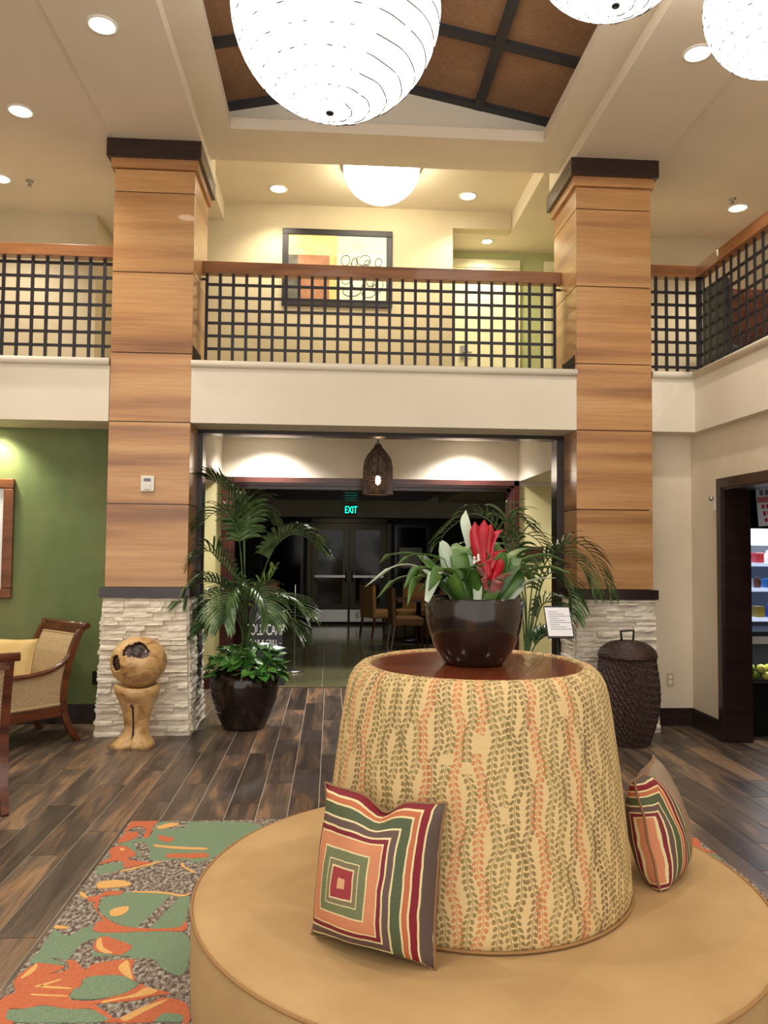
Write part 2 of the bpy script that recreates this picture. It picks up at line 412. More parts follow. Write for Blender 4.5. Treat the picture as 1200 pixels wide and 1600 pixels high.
RUG_ORANGE= [[[-1.141,4.703],[-0.996,4.689],[-0.997,4.605],[-0.986,4.434],[-1.014,4.436],[-1.031,4.566],[-1.1,4.596],[-1.127,4.517],[-1.142,4.557]],[[-1.128,4.504],[-1.07,4.515],[-1.048,4.462],[-1.075,4.388],[-1.13,4.354],[-1.137,4.416]],[[-1.146,4.283],[-1.093,4.316],[-1.007,4.22],[-0.994,4.17],[-1.03,4.143],[-0.979,4.108],[-0.925,4.095],[-0.894,4.072],[-1.008,4.025],[-1.032,4.099],[-1.082,4.112],[-1.146,4.072],[-1.133,4.114],[-1.111,4.157],[-1.139,4.225]],[[-0.937,4.463],[-0.847,4.408],[-0.859,4.355],[-0.922,4.394]],[[-0.838,4.19],[-0.642,4.192],[-0.633,4.132],[-0.815,4.14]],[[-1.09,3.698],[-1.036,3.722],[-1.023,3.757],[-0.949,3.753],[-0.951,3.718],[-1.024,3.704],[-1.019,3.635],[-1.007,3.569],[-0.947,3.488],[-0.857,3.416],[-0.724,3.388],[-0.621,3.397],[-0.606,3.449],[-0.59,3.367],[-0.719,3.366],[-0.948,3.369],[-0.975,3.459],[-0.957,3.473],[-1.032,3.603],[-1.037,3.645],[-1.069,3.655]],[[-0.928,3.245],[-0.932,3.313],[-0.903,3.332],[-0.854,3.302],[-0.78,3.251],[-0.784,3.212],[-0.808,3.181],[-0.865,3.196],[-0.905,3.211]],[[-1.107,3.139],[-0.999,3.109],[-0.997,3.085],[-1.035,3.052],[-0.971,3.084],[-0.998,3.146],[-0.966,3.144],[-0.908,3.081],[-0.882,3.122],[-0.751,3.146],[-0.735,3.072],[-0.702,2.99],[-0.769,3.033],[-0.855,3.032],[-0.894,3.016],[-0.89,2.966],[-0.91,2.934],[-0.901,2.887],[-0.82,2.872],[-0.735,2.904],[-0.691,2.945],[-0.68,2.972],[-0.636,2.942],[-0.556,2.906],[-0.613,2.893],[-0.667,2.87],[-0.724,2.862],[-0.802,2.851],[-0.754,2.804],[-0.708,2.763],[-0.67,2.789],[-0.605,2.856],[-0.575,2.88],[-0.49,2.84],[-0.459,2.733],[-0.487,2.734],[-0.494,2.771],[-0.554,2.783],[-0.579,2.739],[-0.743,2.747],[-0.774,2.795],[-0.818,2.827],[-0.886,2.825],[-0.983,2.855],[-1.028,2.837],[-1.09,2.836],[-1.044,2.763],[-1.065,2.707],[-1.143,2.768],[-1.143,2.883],[-1.129,2.919],[-1.11,2.945],[-1.143,3.012],[-1.132,3.08]]]
RUG_YELLOW= [[[-1.088,3.832],[-1.07,3.865],[-0.993,3.875],[-0.927,3.834],[-0.944,3.807],[-1.018,3.792],[-1.068,3.791]],[[-0.951,3.551],[-0.93,3.582],[-0.882,3.596],[-0.873,3.547],[-0.896,3.509],[-0.932,3.51]],[[-1.139,3.744],[-1.13,3.753],[-1.086,3.698],[-1.095,3.69],[-1.126,3.717]],[[-1.14,3.437],[-1.085,3.419],[-1.08,3.405],[-1.136,3.41]],[[-0.917,3.319],[-0.888,3.243],[-0.838,3.195],[-0.879,3.201],[-0.915,3.244],[-0.928,3.299]],[[-1.105,3.133],[-1.092,3.102],[-1.098,3.055],[-1.124,3.028],[-1.121,3.068]],[[-0.78,3.123],[-0.764,3.134],[-0.736,3.061],[-0.715,3.002],[-0.758,3.038],[-0.787,3.087]],[[-1.053,2.974],[-0.982,3.015],[-0.979,3.004],[-1.04,2.965]],[[-1.033,2.979],[-0.924,2.957],[-0.924,2.948],[-1.021,2.962]],[[-1.046,2.925],[-0.926,2.909],[-0.923,2.901],[-1.039,2.915]],[[-0.783,2.865],[-0.687,2.902],[-0.655,2.943],[-0.608,2.925],[-0.626,2.899],[-0.726,2.873],[-0.78,2.855]],[[-0.697,2.762],[-0.643,2.818],[-0.565,2.864],[-0.568,2.849],[-0.62,2.797],[-0.67,2.746]],[[-0.929,4.321],[-0.838,4.294],[-0.654,4.262],[-0.65,4.238],[-0.785,4.251],[-0.917,4.29]],[[-1.014,3.984],[-0.863,4.085],[-0.86,4.07],[-1.007,3.972]],[[-0.979,4.591],[-0.91,4.648],[-0.856,4.619],[-0.947,4.549]],[[-0.741,4.065],[-0.728,4.064],[-0.712,4.022],[-0.654,3.958],[-0.661,3.948],[-0.728,4.023]],[[-0.898,3.751],[-0.748,3.735],[-0.671,3.701],[-0.637,3.721],[-0.634,3.707],[-0.668,3.684],[-0.752,3.717],[-0.896,3.74]],[[-1.101,4.281],[-1.072,4.268],[-1.069,4.241],[-1.089,4.251]]]
PALM_LEFT= [[[-0.794,7.15,0.615],[-0.779,7.143,0.994],[-0.783,7.134,1.31],[-0.798,7.122,1.67],[-0.799,7.109,1.807],[-0.842,7.096,1.944],[-0.947,7.081,2.079],[-1.051,7.066,2.182],[-1.142,7.05,2.211]],[[-0.794,7.15,0.615],[-0.778,7.137,0.994],[-0.802,7.117,1.311],[-0.826,7.094,1.606],[-0.867,7.069,1.784],[-0.949,7.041,1.909],[-1.058,7.012,1.896],[-1.174,6.982,1.779],[-1.229,6.95,1.705]],[[-0.794,7.15,0.615],[-0.725,7.138,0.942],[-0.655,7.121,1.227],[-0.583,7.1,1.461],[-0.5,7.078,1.62],[-0.364,7.053,1.715],[-0.226,7.027,1.69],[-0.119,7.0,1.581]],[[-0.794,7.15,0.615],[-0.776,7.13,0.89],[-0.799,7.101,1.207],[-0.901,7.067,1.365],[-1.002,7.029,1.48],[-1.079,6.989,1.562],[-1.153,6.945,1.541],[-1.215,6.9,1.46]],[[-0.794,7.15,0.615],[-0.785,7.116,0.891],[-0.846,7.066,1.156],[-0.974,7.008,1.263],[-1.098,6.943,1.296],[-1.206,6.874,1.237],[-1.25,6.8,1.141]],[[-0.794,7.15,0.615],[-0.794,7.113,0.839],[-0.874,7.059,1.021],[-0.958,6.996,1.057],[-1.029,6.926,1.001],[-1.075,6.85,0.897]],[[-0.794,7.15,0.615],[-0.732,7.131,0.785],[-0.681,7.102,1.018],[-0.596,7.069,1.115],[-0.448,7.032,1.129],[-0.32,6.992,1.08],[-0.245,6.95,1.001]],[[-0.794,7.15,0.615],[-0.722,7.138,0.732],[-0.618,7.12,0.891],[-0.492,7.099,0.967],[-0.385,7.075,0.906],[-0.32,7.05,0.826]],[[-0.794,7.15,0.615],[-0.746,7.162,0.781],[-0.71,7.18,1.044],[-0.631,7.201,1.245],[-0.549,7.225,1.34],[-0.509,7.25,1.415]],[[-0.794,7.15,0.615],[-0.759,7.157,0.94],[-0.787,7.166,1.309],[-0.793,7.178,1.628],[-0.809,7.191,1.82],[-0.813,7.204,1.961],[-0.73,7.219,2.005],[-0.623,7.234,1.921],[-0.536,7.25,1.804]],[[-0.794,7.15,0.615],[-0.805,7.121,0.838],[-0.846,7.078,1.103],[-0.925,7.028,1.252],[-0.89,6.973,1.419],[-0.812,6.913,1.421],[-0.732,6.85,1.322]],[[-0.794,7.15,0.615],[-0.796,7.14,0.784],[-0.829,7.126,0.995],[-0.903,7.109,1.143],[-1.015,7.091,1.164],[-1.104,7.071,1.082],[-1.17,7.05,0.969]],[[-0.794,7.15,0.615],[-0.762,7.111,0.787],[-0.749,7.054,1.053],[-0.714,6.988,1.213],[-0.645,6.914,1.208],[-0.576,6.834,1.101],[-0.537,6.75,0.968]],[[-0.794,7.15,0.615],[-0.783,7.106,0.84],[-0.789,7.042,1.054],[-0.835,6.967,1.214],[-0.875,6.884,1.208],[-0.902,6.795,1.103],[-0.906,6.7,0.952]],[[-0.794,7.15,0.615],[-0.786,7.121,0.943],[-0.807,7.078,1.26],[-0.848,7.028,1.522],[-0.925,6.973,1.667],[-1.019,6.913,1.696],[-1.099,6.85,1.603]]]
PALM_RIGHT= [[[1.67,6.65,0.606],[1.721,6.631,1.045],[1.814,6.602,1.457],[2.0,6.569,1.661],[2.171,6.532,1.608],[2.279,6.492,1.409],[2.319,6.45,1.249]],[[1.67,6.65,0.606],[1.631,6.65,1.098],[1.547,6.65,1.481],[1.407,6.65,1.783],[1.212,6.65,1.902],[0.99,6.65,1.762],[0.908,6.65,1.641]],[[1.67,6.65,0.606],[1.733,6.613,1.046],[1.802,6.559,1.349],[1.905,6.496,1.406],[1.971,6.426,1.249],[1.985,6.35,1.069]],[[1.67,6.65,0.606],[1.727,6.634,0.881],[1.804,6.609,1.129],[1.908,6.581,1.131],[1.965,6.55,0.971]],[[1.67,6.65,0.606],[1.743,6.65,0.77],[1.826,6.65,0.852],[1.916,6.65,0.868]],[[1.67,6.65,0.606],[1.656,6.638,1.099],[1.573,6.62,1.482],[1.618,6.599,1.729],[1.779,6.575,1.648],[1.882,6.55,1.377]],[[1.67,6.65,0.606],[1.692,6.607,1.101],[1.731,6.544,1.431],[1.887,6.47,1.584],[2.053,6.388,1.49],[2.131,6.3,1.257]],[[1.67,6.65,0.606],[1.634,6.662,1.042],[1.498,6.68,1.37],[1.278,6.701,1.589],[1.058,6.725,1.559],[0.895,6.75,1.364]],[[1.67,6.65,0.606],[1.673,6.662,1.097],[1.638,6.68,1.481],[1.502,6.701,1.813],[1.564,6.725,1.926],[1.741,6.75,1.789]]]
BROM= [[[[0.448,2.77,1.413],[0.332,2.765,1.521],[0.229,2.758,1.539],[0.116,2.75,1.464]],0.022,1],[[[0.448,2.77,1.424],[0.322,2.777,1.566],[0.219,2.788,1.579],[0.168,2.8,1.546]],0.03,0],[[[0.46,2.77,1.413],[0.365,2.756,1.492],[0.238,2.735,1.497],[0.155,2.71,1.426]],0.024,0],[[[0.448,2.77,1.424],[0.352,2.741,1.497],[0.287,2.699,1.494],[0.256,2.65,1.403]],0.026,0],[[[0.46,2.77,1.417],[0.402,2.727,1.505],[0.353,2.664,1.511],[0.314,2.59,1.424]],0.05,1],[[[0.441,2.77,1.435],[0.419,2.763,1.526],[0.401,2.752,1.594],[0.385,2.74,1.626]],0.045,1],[[[0.471,2.77,1.435],[0.413,2.77,1.549],[0.298,2.77,1.58],[0.225,2.77,1.538]],0.03,0],[[[0.506,2.77,1.436],[0.478,2.775,1.549],[0.472,2.782,1.59],[0.52,2.79,1.614]],0.09,0],[[[0.54,2.77,1.436],[0.569,2.763,1.539],[0.571,2.752,1.584],[0.527,2.74,1.618]],0.09,0],[[[0.575,2.77,1.436],[0.642,2.758,1.539],[0.748,2.74,1.579],[0.83,2.72,1.557]],0.055,0],[[[0.587,2.77,1.418],[0.672,2.741,1.506],[0.753,2.699,1.539],[0.813,2.65,1.521]],0.045,0],[[[0.575,2.77,1.424],[0.612,2.782,1.516],[0.679,2.8,1.56],[0.739,2.82,1.569]],0.04,0],[[[0.517,2.77,1.504],[0.503,2.782,1.595],[0.48,2.8,1.687],[0.485,2.82,1.742]],0.035,1],[[[0.563,2.77,1.424],[0.584,2.758,1.505],[0.594,2.74,1.551],[0.594,2.72,1.592]],0.05,0],[[[0.621,2.77,1.413],[0.673,2.746,1.472],[0.722,2.711,1.496],[0.774,2.67,1.503]],0.03,1],[[[0.494,2.77,1.424],[0.451,2.794,1.537],[0.398,2.829,1.566],[0.352,2.87,1.546]],0.035,0],[[[0.529,2.77,1.424],[0.512,2.741,1.494],[0.497,2.699,1.529],[0.528,2.65,1.552]],0.05,0],[[[0.552,2.77,1.436],[0.628,2.799,1.55],[0.697,2.841,1.597],[0.794,2.89,1.602]],0.04,0],[[[0.483,2.77,1.424],[0.421,2.746,1.493],[0.359,2.711,1.505],[0.299,2.67,1.452]],0.03,0],[[[0.471,2.77,1.424],[0.49,2.746,1.493],[0.449,2.711,1.528],[0.409,2.67,1.529]],0.05,0],[[[0.598,2.77,1.425],[0.644,2.77,1.493],[0.644,2.77,1.539],[0.633,2.77,1.573]],0.05,0],[[[0.575,2.77,1.418],[0.585,2.732,1.479],[0.6,2.676,1.508],[0.614,2.61,1.519]],0.035,2],[[[0.552,2.77,1.447],[0.538,2.734,1.494],[0.512,2.681,1.525],[0.489,2.62,1.542]],0.02,2]]
BRACT= [[[[0.55,2.74,1.494],[0.526,2.735,1.573],[0.509,2.728,1.641],[0.5,2.72,1.697]],0.03],[[[0.55,2.74,1.494],[0.537,2.73,1.573],[0.532,2.716,1.641],[0.53,2.7,1.703]],0.035],[[[0.555,2.74,1.494],[0.549,2.735,1.573],[0.55,2.728,1.641],[0.559,2.72,1.69]],0.03],[[[0.564,2.74,1.487],[0.578,2.733,1.517],[0.588,2.722,1.54],[0.594,2.71,1.569]],0.022],[[[0.555,2.74,1.55],[0.564,2.74,1.619],[0.582,2.74,1.653],[0.605,2.74,1.669]],0.014],[[[0.555,2.74,1.505],[0.541,2.74,1.55],[0.523,2.74,1.595],[0.5,2.74,1.618]],0.02],[[[0.559,2.74,1.528],[0.579,2.745,1.578],[0.603,2.752,1.592],[0.623,2.76,1.596]],0.014]]

# ------------------------------------------------------------------ setting: floors
XL, XR = -1.235, 2.165      # inner faces of the two columns
floor = structure('floor', MB().box(-5, 5.2, -1, 9.05, -.08, -.0035), M['grout'])
unit = MB().box(-.5, .5, -.5, .5, -.5, .5).build('unit', M['plank']); unit_plank = unit.data; bpy.data.objects.remove(unit)
def unit_of(mat):
    me = unit_plank.copy(); me.materials.clear(); me.materials.append(mat); return me
PW, PLN, G = .185, 1.2, .0055
planks = []
k0 = 0
for k in range(-27, 29):
    x0 = -.065 + k * PW
    off = {0: 0.0, 1: .42, 2: .8}[k % 3] + random.choice((0, .06, -.05))
    y = -1 + off - 1.2
    while y < 9.05:
        a, b = max(y, -1), min(y + PLN, 9.05)
        if b - a > .05 and x0 > -5 and x0 + PW < 5.2:
            hid = (x0 > -1.1 and x0 + PW < 2.15 and b < 4.6) or (a > 7.3 and (x0 < -2.2 or x0 > 3.0)) or (x0 + PW < -1.9 and a > 7.3) or (x0 > 3.4 and a > 6.5)
            vis = not hid and a > 2.2
            planks.append((0 if vis else 1, math.hypot(x0, a), x0, a, b))
        y += PLN
planks.sort()
rest = MB()
for i, (h_, d_, x0, a, b) in enumerate(planks):
    if i < 296: inst(unit_plank, 'plank', floor, (x0 + PW/2, (a+b)/2, -.005), (PW-G, b-a-G, .01))
    else: rest.box(x0+G/2, x0+PW-G/2, a+G/2, b-G/2, -.01, 0)
if rest.v: rest.build('plank_field', M['plank'], floor, kind='stuff')
ft = structure('floor', MB().box(-5, 6, 9.05, 16.6, -.08, -.002), M['grout'])
me = unit_of(M['tile'])
for i in range(-9, 11):
    for j in range(13):
        inst(me, 'tile', ft, (i*.6+.2, 9.35+j*.6-.0, -.006), (.596, .596, .012)) if abs(i) < 8 else None
# door threshold strip
structure('trim_1', MB().box(XL, XR, 9.04, 9.06, -.004, .004), M['mahogany'])

# ------------------------------------------------------------------ lower walls
structure('wall_left', MB().box(-5, -1.9, 7.28, 7.40, 0, 2.67), M['green'])
structure('baseboard_left', MB().box(-5, -1.95, 7.255, 7.28, 0, .155).box(-5, -1.95, 7.262, 7.28, .155, .175), M['espresso'])
structure('wall_west', MB().box(-5.1, -5, -1, 9.2, 0, 5.2), M['cream'])
structure('wall_right', MB().box(2.86, 3.52, 7.05, 7.40, 0, 2.67), M['cream'])
structure('wall_side', MB().box(3.33, 3.52, 6.46, 7.05, 0, 2.67).box(3.33, 3.52, 4.90, 6.46, 2.19, 2.67).box(3.33, 3.52, -1, 4.90, 0, 2.67), M['cream'])
structure('baseboard_right', MB().box(2.93, 3.31, 7.028, 7.05, 0, .145).box(3.308, 3.33, 6.50, 7.05, 0, .145).box(2.93, 3.31, 7.034, 7.05, .145, .16).box(3.314, 3.33, 6.50, 7.05, .145, .16), M['espresso'])
structure('trim_2', MB().box(3.31, 3.54, 6.40, 6.459, 0, 2.119).box(3.31, 3.54, 4.901, 4.97, 0, 2.119).box(3.31, 3.54, 4.902, 6.458, 2.12, 2.189)
          .box(3.29, 3.329, 6.425, 6.50, 0, 2.139).box(3.29, 3.329, 4.87, 4.95, 0, 2.139).box(3.29, 3.329, 4.87, 6.50, 2.14, 2.22), M['espresso'])
# opening frame between the columns
structure('trim_3', MB().box(XL, -1.187, 7.18, 7.36, 0, 2.63).box(2.095, XR, 7.18, 7.36, 0, 2.63).box(XL, XR, 7.18, 7.36, 2.635, 2.69), M['espresso'])
# vestibule
structure('ceiling_vestibule', MB().box(-3.6, 4.6, 7.36, 9.0, 2.9, 2.95), M['white_band'])
structure('wall_north', MB().box(-3.6, 4.6, 9.0, 9.2, 2.40, 2.95).box(-3.6, XL-.02, 9.0, 9.2, 2.34, 2.40).box(XR, 4.6, 9.0, 9.2, 2.34, 2.40), M['white_band'])
structure('wall_yellow', MB().box(-3.6, XL-.02, 9.0, 9.2, 0, 2.34).box(XR, 4.6, 9.0, 9.2, 0, 2.34).box(-3.7, -3.6, 7.4, 9.2, 0, 2.9).box(4.6, 4.7, 7.4, 9.2, 0, 2.9), M['yellow'])
structure('ceiling_soffit', MB().box(-3.6, -1.265, 7.36, 9.0, 2.395, 2.9).box(2.17, 4.6, 7.36, 9.0, 2.395, 2.9), M['white_band'])
structure('baseboard_north', MB().box(-3.6, XL-.02, 8.975, 9.0, 0, .16).box(XR, 4.6, 8.975, 9.0, 0, .16).box(-3.6, XL-.02, 8.985, 9.0, .16, .18).box(XR, 4.6, 8.985, 9.0, .16, .18), M['mahogany'])
f_ = MB()
for a, b, y in ((-1.258, -1.20, 8.96), (-1.20, -1.17, 8.98), (-1.17, -1.13, 9.05)):
    f_.box(a, b, y, 9.2, 0, 2.40 - (a + 1.258))
    f_.box(2.168 - (b + 1.258) + .0, 2.168 - (a + 1.258), y, 9.2, 0, 2.40 - (a + 1.258))
    f_.box(a, 2.168 - (a + 1.258), y, 9.2, 2.40 - (b + 1.258), 2.40 - (a + 1.258))
structure('trim_4', f_, M['mahogany'])

# ------------------------------------------------------------------ mezzanine edge
structure('floor_balcony', MB().box(-5, 8, 7.42, 10, 2.95, 3.12).box(3.52, 8, -1, 7.42, 2.95, 3.12), M['mezz'])
def fascia(name, x0, x1):
    return structure(name, MB().box(x0, x1, 6.8, 7.42, 2.67, 3.15), M['white_band'])
fascia('trim_5', -5, -1.93); fascia('trim_6', XL, XR); 
structure('trim_7', MB().box(2.857, 3.253, 6.8, 7.42, 2.67, 3.15).box(3.253, 3.55, -1, 7.42, 2.67, 3.15), M['white_band'])
def nosing(name, pts):
    m = MB()
    for (ax, ay), (bx, by) in pts:
        if ay == by:
            m.box(ax, bx, ay, 7.42, 3.15, 3.215); m.tube([(ax, ay, 3.183), (bx, by, 3.183)], .033, 12)
        else:
            m.box(3.253, 3.6, by, ay, 3.15, 3.215); m.tube([(ax, ay, 3.183), (bx, by, 3.183)], .033, 12)
    return structure(name, m, M['white_band'])
nosing('trim_8', [((-5, 6.79), (-1.93, 6.79))]); nosing('trim_9', [((XL, 6.79), (XR, 6.79))])
nosing('trim_10', [((2.857, 6.79), (3.26, 6.79)), ((3.243, 7.0), (3.243, -1))])

# ------------------------------------------------------------------ mezzanine walls and ceilings
structure('wall_back', MB().box(-2.54, 1.38, 9.0, 9.15, 3.12, 5.7).box(1.38, 2.085, 9.0, 9.149, 5.392, 5.7).box(1.23, 1.38, 9.15, 9.75, 3.12, 5.38), M['mezz'])
structure('wall_hall', MB().box(1.3, 3.3, 9.69, 9.8, 3.12, 5.5).box(3.2, 3.3, 8.45, 9.8, 3.12, 5.5), M['sage'])
structure('wall_upper_left', MB().box(-5, -2.54, 8.37, 9.15, 3.12, 5.2), M['mezz'])
structure('wall_upper_right', MB().box(3.2, 8, 8.45, 8.6, 3.12, 5.2).box(8, 8.1, -1, 8.6, 3.12, 5.2), M['mezz'])
structure('ceiling', MB().box(-5, -1.94, -1, 9.15, 5.145, 5.2).box(2.93, 8, -1, 8.6, 5.145, 5.2)
          .box(-1.94, -1.18, -1, 7.56, 5.13, 5.24).box(2.14, 2.93, -1, 7.56, 5.13, 5.24), M['ceiling'])
structure('ceiling_side', MB().box(-1.94, -1.297, 7.30, 9.0, 5.385, 5.75).box(2.09, 3.3, 7.30, 9.69, 5.39, 5.75).box(1.3, 2.09, 9.15, 9.69, 5.39, 5.75).box(-2.54, -1.94, 8.3, 9.0, 5.13, 5.75)
          .box(-1.94, -1.297, 7.56, 7.58, 5.2, 5.4).box(2.14, 2.93, 7.56, 7.58, 5.2, 5.4), M['ceiling'])
structure('ceiling_corridor', MB().box(-1.297, 2.09, 7.30, 9.0, 5.60, 5.65), M['ceiling'])
# the frame of the raised tray over the lobby
LX0, LX1, LY = -.93, 1.85, 6.73
structure('ceiling_tray', MB().box(-1.18, LX0, -1, LY, 5.25, 5.35).box(LX1, 2.14, -1, LY, 5.25, 5.35).box(-1.18, 2.14, LY, 7.30, 5.25, 5.35)
          .box(-1.3, -1.181, -1, 7.56, 5.241, 5.40).box(2.141, 2.26, -1, 7.56, 5.241, 5.40), M['trayface'])
structure('wall_tray', MB().box(-1.2, 2.16, 7.0, 7.30, 5.35, 6.1).box(-1.25, -1.15, -1, 7.0, 5.35, 5.6).box(2.07, 2.17, -1, 7.0, 5.35, 5.6).box(LX0-.3, LX1+.3, -1, -.9, 5.25, 6.2), M['white_band'])
# pitched roof of the tray: woven panels between dark beams
RX, RZ, SL = .45, 5.865, .2
ca_ = math.atan(SL)
roof = holder('ceiling_roof')
wp = unit_of(M['woven']); db = unit_of(M['charcoal'])
ys = [7.0 - .93*i for i in range(9)]
for side in (-1, 1):
    for j, (a, b) in enumerate(((0.0, .86), (.86, 1.66))):
        for i in range(8):
            s_ = (a + b) / 2
            inst(wp, 'woven_panel', roof, (RX + side*s_*math.cos(ca_), (ys[i]+ys[i+1])/2, RZ - s_*math.sin(ca_) + .03), (b-a-.01, .92, .02), (0, side*ca_, 0))
    for y in ys:
        inst(db, 'rafter', roof, (RX + side*.83*math.cos(ca_), y-.04 if y == 7.0 else y, RZ - .83*math.sin(ca_)), (1.66, .085, .05), (0, side*ca_, 0))
    inst(db, 'purlin', roof, (RX + side*.87*math.cos(ca_), 3.3, RZ - .87*math.sin(ca_)), (.085, 7.4, .056), (0, side*ca_, 0))
inst(db, 'purlin', roof, (RX, 3.3, RZ-.005), (.1, 7.4, .06))

# ------------------------------------------------------------------ doors upstairs
def hall_door(n, x0, x1):
    r = holder('door_%d' % n)
    MB().box(x0, x0+.10, 9.655, 9.689, 3.12, 5.169).box(x1-.10, x1, 9.655, 9.689, 3.12, 5.169).box(x0, x1, 9.655, 9.689, 5.17, 5.28).build('door_frame', M['door_white'], r, bevel=.006)
    lf = MB().box(x0+.101, x1-.101, 9.67, 9.688, 3.12, 5.168).build('leaf', M['door_white'], r)
    MB().box(x0+.16, x0+.23, 9.64, 9.665, 4.0, 4.16).tube([(x0+.19, 9.66, 4.07), (x0+.19, 9.62, 4.07), (x0+.30, 9.62, 4.07)], .011, 8).build('handle', M['steel'], lf)
    MB().lathe([(.012, 0), (.012, .01)], 0, 0, 12, Matrix.Translation((x0+.55, 9.665, 4.66)) @ Matrix.Rotation(PI/2, 4, 'X')).build('peephole', M['black'], lf)
hall_door(1, 1.42, 2.35); hall_door(2, 2.655, 3.18)

# ------------------------------------------------------------------ columns
stones = []
for _ in range(4):
    m = MB(); g = {}
    xs = [-.5, -.17, .17, .5]; zs = [-.5, 0, .5]; vs = []; stj = [random.uniform(0, .22), random.uniform(0, .1), random.uniform(.05, .3)]
    for iz, z in enumerate(zs):
        for ix, x in enumerate(xs): vs.append((x, -.5 + stj[iz] + random.uniform(0, .16), z))
    for iz, z in enumerate(zs):
        for ix, x in enumerate(xs): vs.append((x, .5, z))
    fs = []
    for iz in range(2):
        for ix in range(3):
            a = iz*4+ix; fs.append((a, a+1, a+5, a+4))
    fs += [(0, 1, 13, 12), (1, 2, 14, 13), (2, 3, 15, 14), (8, 20, 21, 9), (9, 21, 22, 10), (10, 22, 23, 11), (0, 12, 16, 4), (4, 16, 20, 8), (3, 7, 19, 15), (7, 11, 23, 19)]
    m.add(vs, fs); o = m.build('s', M['stone']); stones.append(o.data); bpy.data.objects.remove(o)
PZ = [1.25, 1.96, 2.67, 3.27, 3.975, 4.685, 4.887]
def column(x0, x1, inner, label):
    y0, y1 = 6.8, 7.5
    cx = (x0+x1)/2
    r = thing('column', label, 'column', (cx, 7.15, 0), group=None)
    MB().box(x0+.02, x1-.02, y0+.02, y1-.02, 0, 5.0).build('core', M['espresso'], r, r)
    for a, b in zip(PZ, PZ[1:]):
        MB().box(x0, x1, y0, y0+.018, a+.004, b-.004).build('panel', M['veneer'], r, r, bevel=.002)
        MB().box(x0, x0+.018, y0+.019, y1, a+.004, b-.004).build('panel', M['veneer'], r, r, bevel=.002)
        MB().box(x1-.018, x1, y0+.019, y1, a+.004, b-.004).build('panel', M['veneer'], r, r, bevel=.002)
    MB().box(x0-.028, x1+.028, y0-.028, y1+.03, 4.888, 4.972).build('collar', M['veneer'], r, r)
    MB().box(x0-.06, x1+.058, y0-.06, y1+.06, 4.972, 5.13).build('cap', M['espresso'], r, r)
    MB().box(x0-.03, x1+.03, y0-.05, y1, 1.165, 1.25).build('band', M['espresso'], r, r)
    MB().box(x0+.01, x1-.01, y0, y1-.02, 0, 1.165).build('stone_backing', M['stone'], r, r)
    z = 0
    while z < 1.16:
        h = min(random.uniform(.028, .055), 1.165 - z)
        if 1.165 - z - h < .02: h = 1.165 - z
        bat = .045 * (1 - z/1.165)      # the stonework flares slightly towards the floor
        x = x0 - bat; X1 = x1 + bat
        while x < X1 - .001:
            l = random.uniform(.10, .30)
            if X1 - x - l < .07: l = X1 - x
            d = random.uniform(.05, .085)
            inst(random.choice(stones), 'stone', r, (x+l/2 - cx, y0 + .03 - d/2 - 7.15, z+h/2), (l-.002, d, h-.0015))
            x += l
        for fx, sg, lo in ((x1, 1, .12), (x0, -1, .22)):
            y = y0 + .005
            while y < y1 - .02:
                l = random.uniform(lo, lo+.2)
                if y1 - y - l < .08: l = y1 - y
                d = random.uniform(.03, .05) + bat
                inst(random.choice(stones), 'stone', r, (fx + sg*(d/2-.012) - cx, y+l/2-7.15, z+h/2), (l-.002, d, h-.0015), (0, 0, sg*PI/2))
                y += l
        z += h
    return r
column(-1.925, XL, 1, 'wood-panelled column with stacked stone base behind the carved wooden ball')
column(XR, 2.855, -1, 'wood-panelled column with stacked stone base behind the dark lidded basket')

# ------------------------------------------------------------------ railings
def railing(label, loc, X0, X1, Y, wz0, wz1, vx, hz, ends=True):
    r = thing('railing', label, 'railing', loc)
    MB().box(X0, X1, Y-.05, Y+.05, wz0, wz1).build('handrail', M['rail'], r, r, bevel=.004)
    for x in vx: MB().box(x-.014, x+.014, Y-.016, Y-.004, 3.217, wz0).build('upright_bar', M['iron'], r, r)
    for z in hz: MB().box(min(vx), max(vx), Y-.004, Y+.008, z-.013, z+.013).build('cross_bar', M['iron'], r, r)
    return r
rc = railing('iron grid railing with wooden handrail between the two columns', (.465, 7.3, 3.21), XL, XR, 7.3, 4.15, 4.26,
        [-1.196 + i*3.304/27 for i in range(28)], [4.055 - .1217*i for i in range(7)])
for x0, x1 in ((XL, -1.19), (2.10, XR)):
    MB().box(x0, x1, 7.27, 7.29, 4.085, 4.105).build('bracket', M['iron'], rc, rc)
railing('iron grid railing with wooden handrail left of the left column', (-3.4, 7.0, 3.21), -5, -1.93, 7.0, 4.155, 4.26,
        [-1.955] + [-2.046 - .1245*i for i in range(24)], [4.107 - .1232*i for i in range(7)])
rr = thing('railing', 'iron grid railing turning the corner right of the right column', 'railing', (3.4, 7.0, 3.21))
MB().box(2.86, 3.45, 6.95, 7.05, 4.145, 4.25).box(3.35, 3.45, -.5, 7.0, 4.145, 4.25).build('handrail', M['rail'], rr, rr)
vx = [2.88 + .1*i for i in range(6)]
for x in vx: MB().box(x-.014, x+.014, 6.984, 6.996, 3.217, 4.145).build('upright_bar', M['iron'], rr, rr)
hz = [4.01 - .1175*i for i in range(7)]
for z in hz:
    MB().box(2.87, 3.4, 6.996, 7.008, z-.013, z+.013).build('cross_bar', M['iron'], rr, rr)
    MB().box(3.404, 3.416, -.4, 7.0, z-.013, z+.013).build('cross_bar', M['iron'], rr, rr)
for i in range(40):
    y = 6.9 - .125*i; MB().box(3.39, 3.402, y-.014, y+.014, 3.217, 4.145).build('upright_bar', M['iron'], rr, rr)
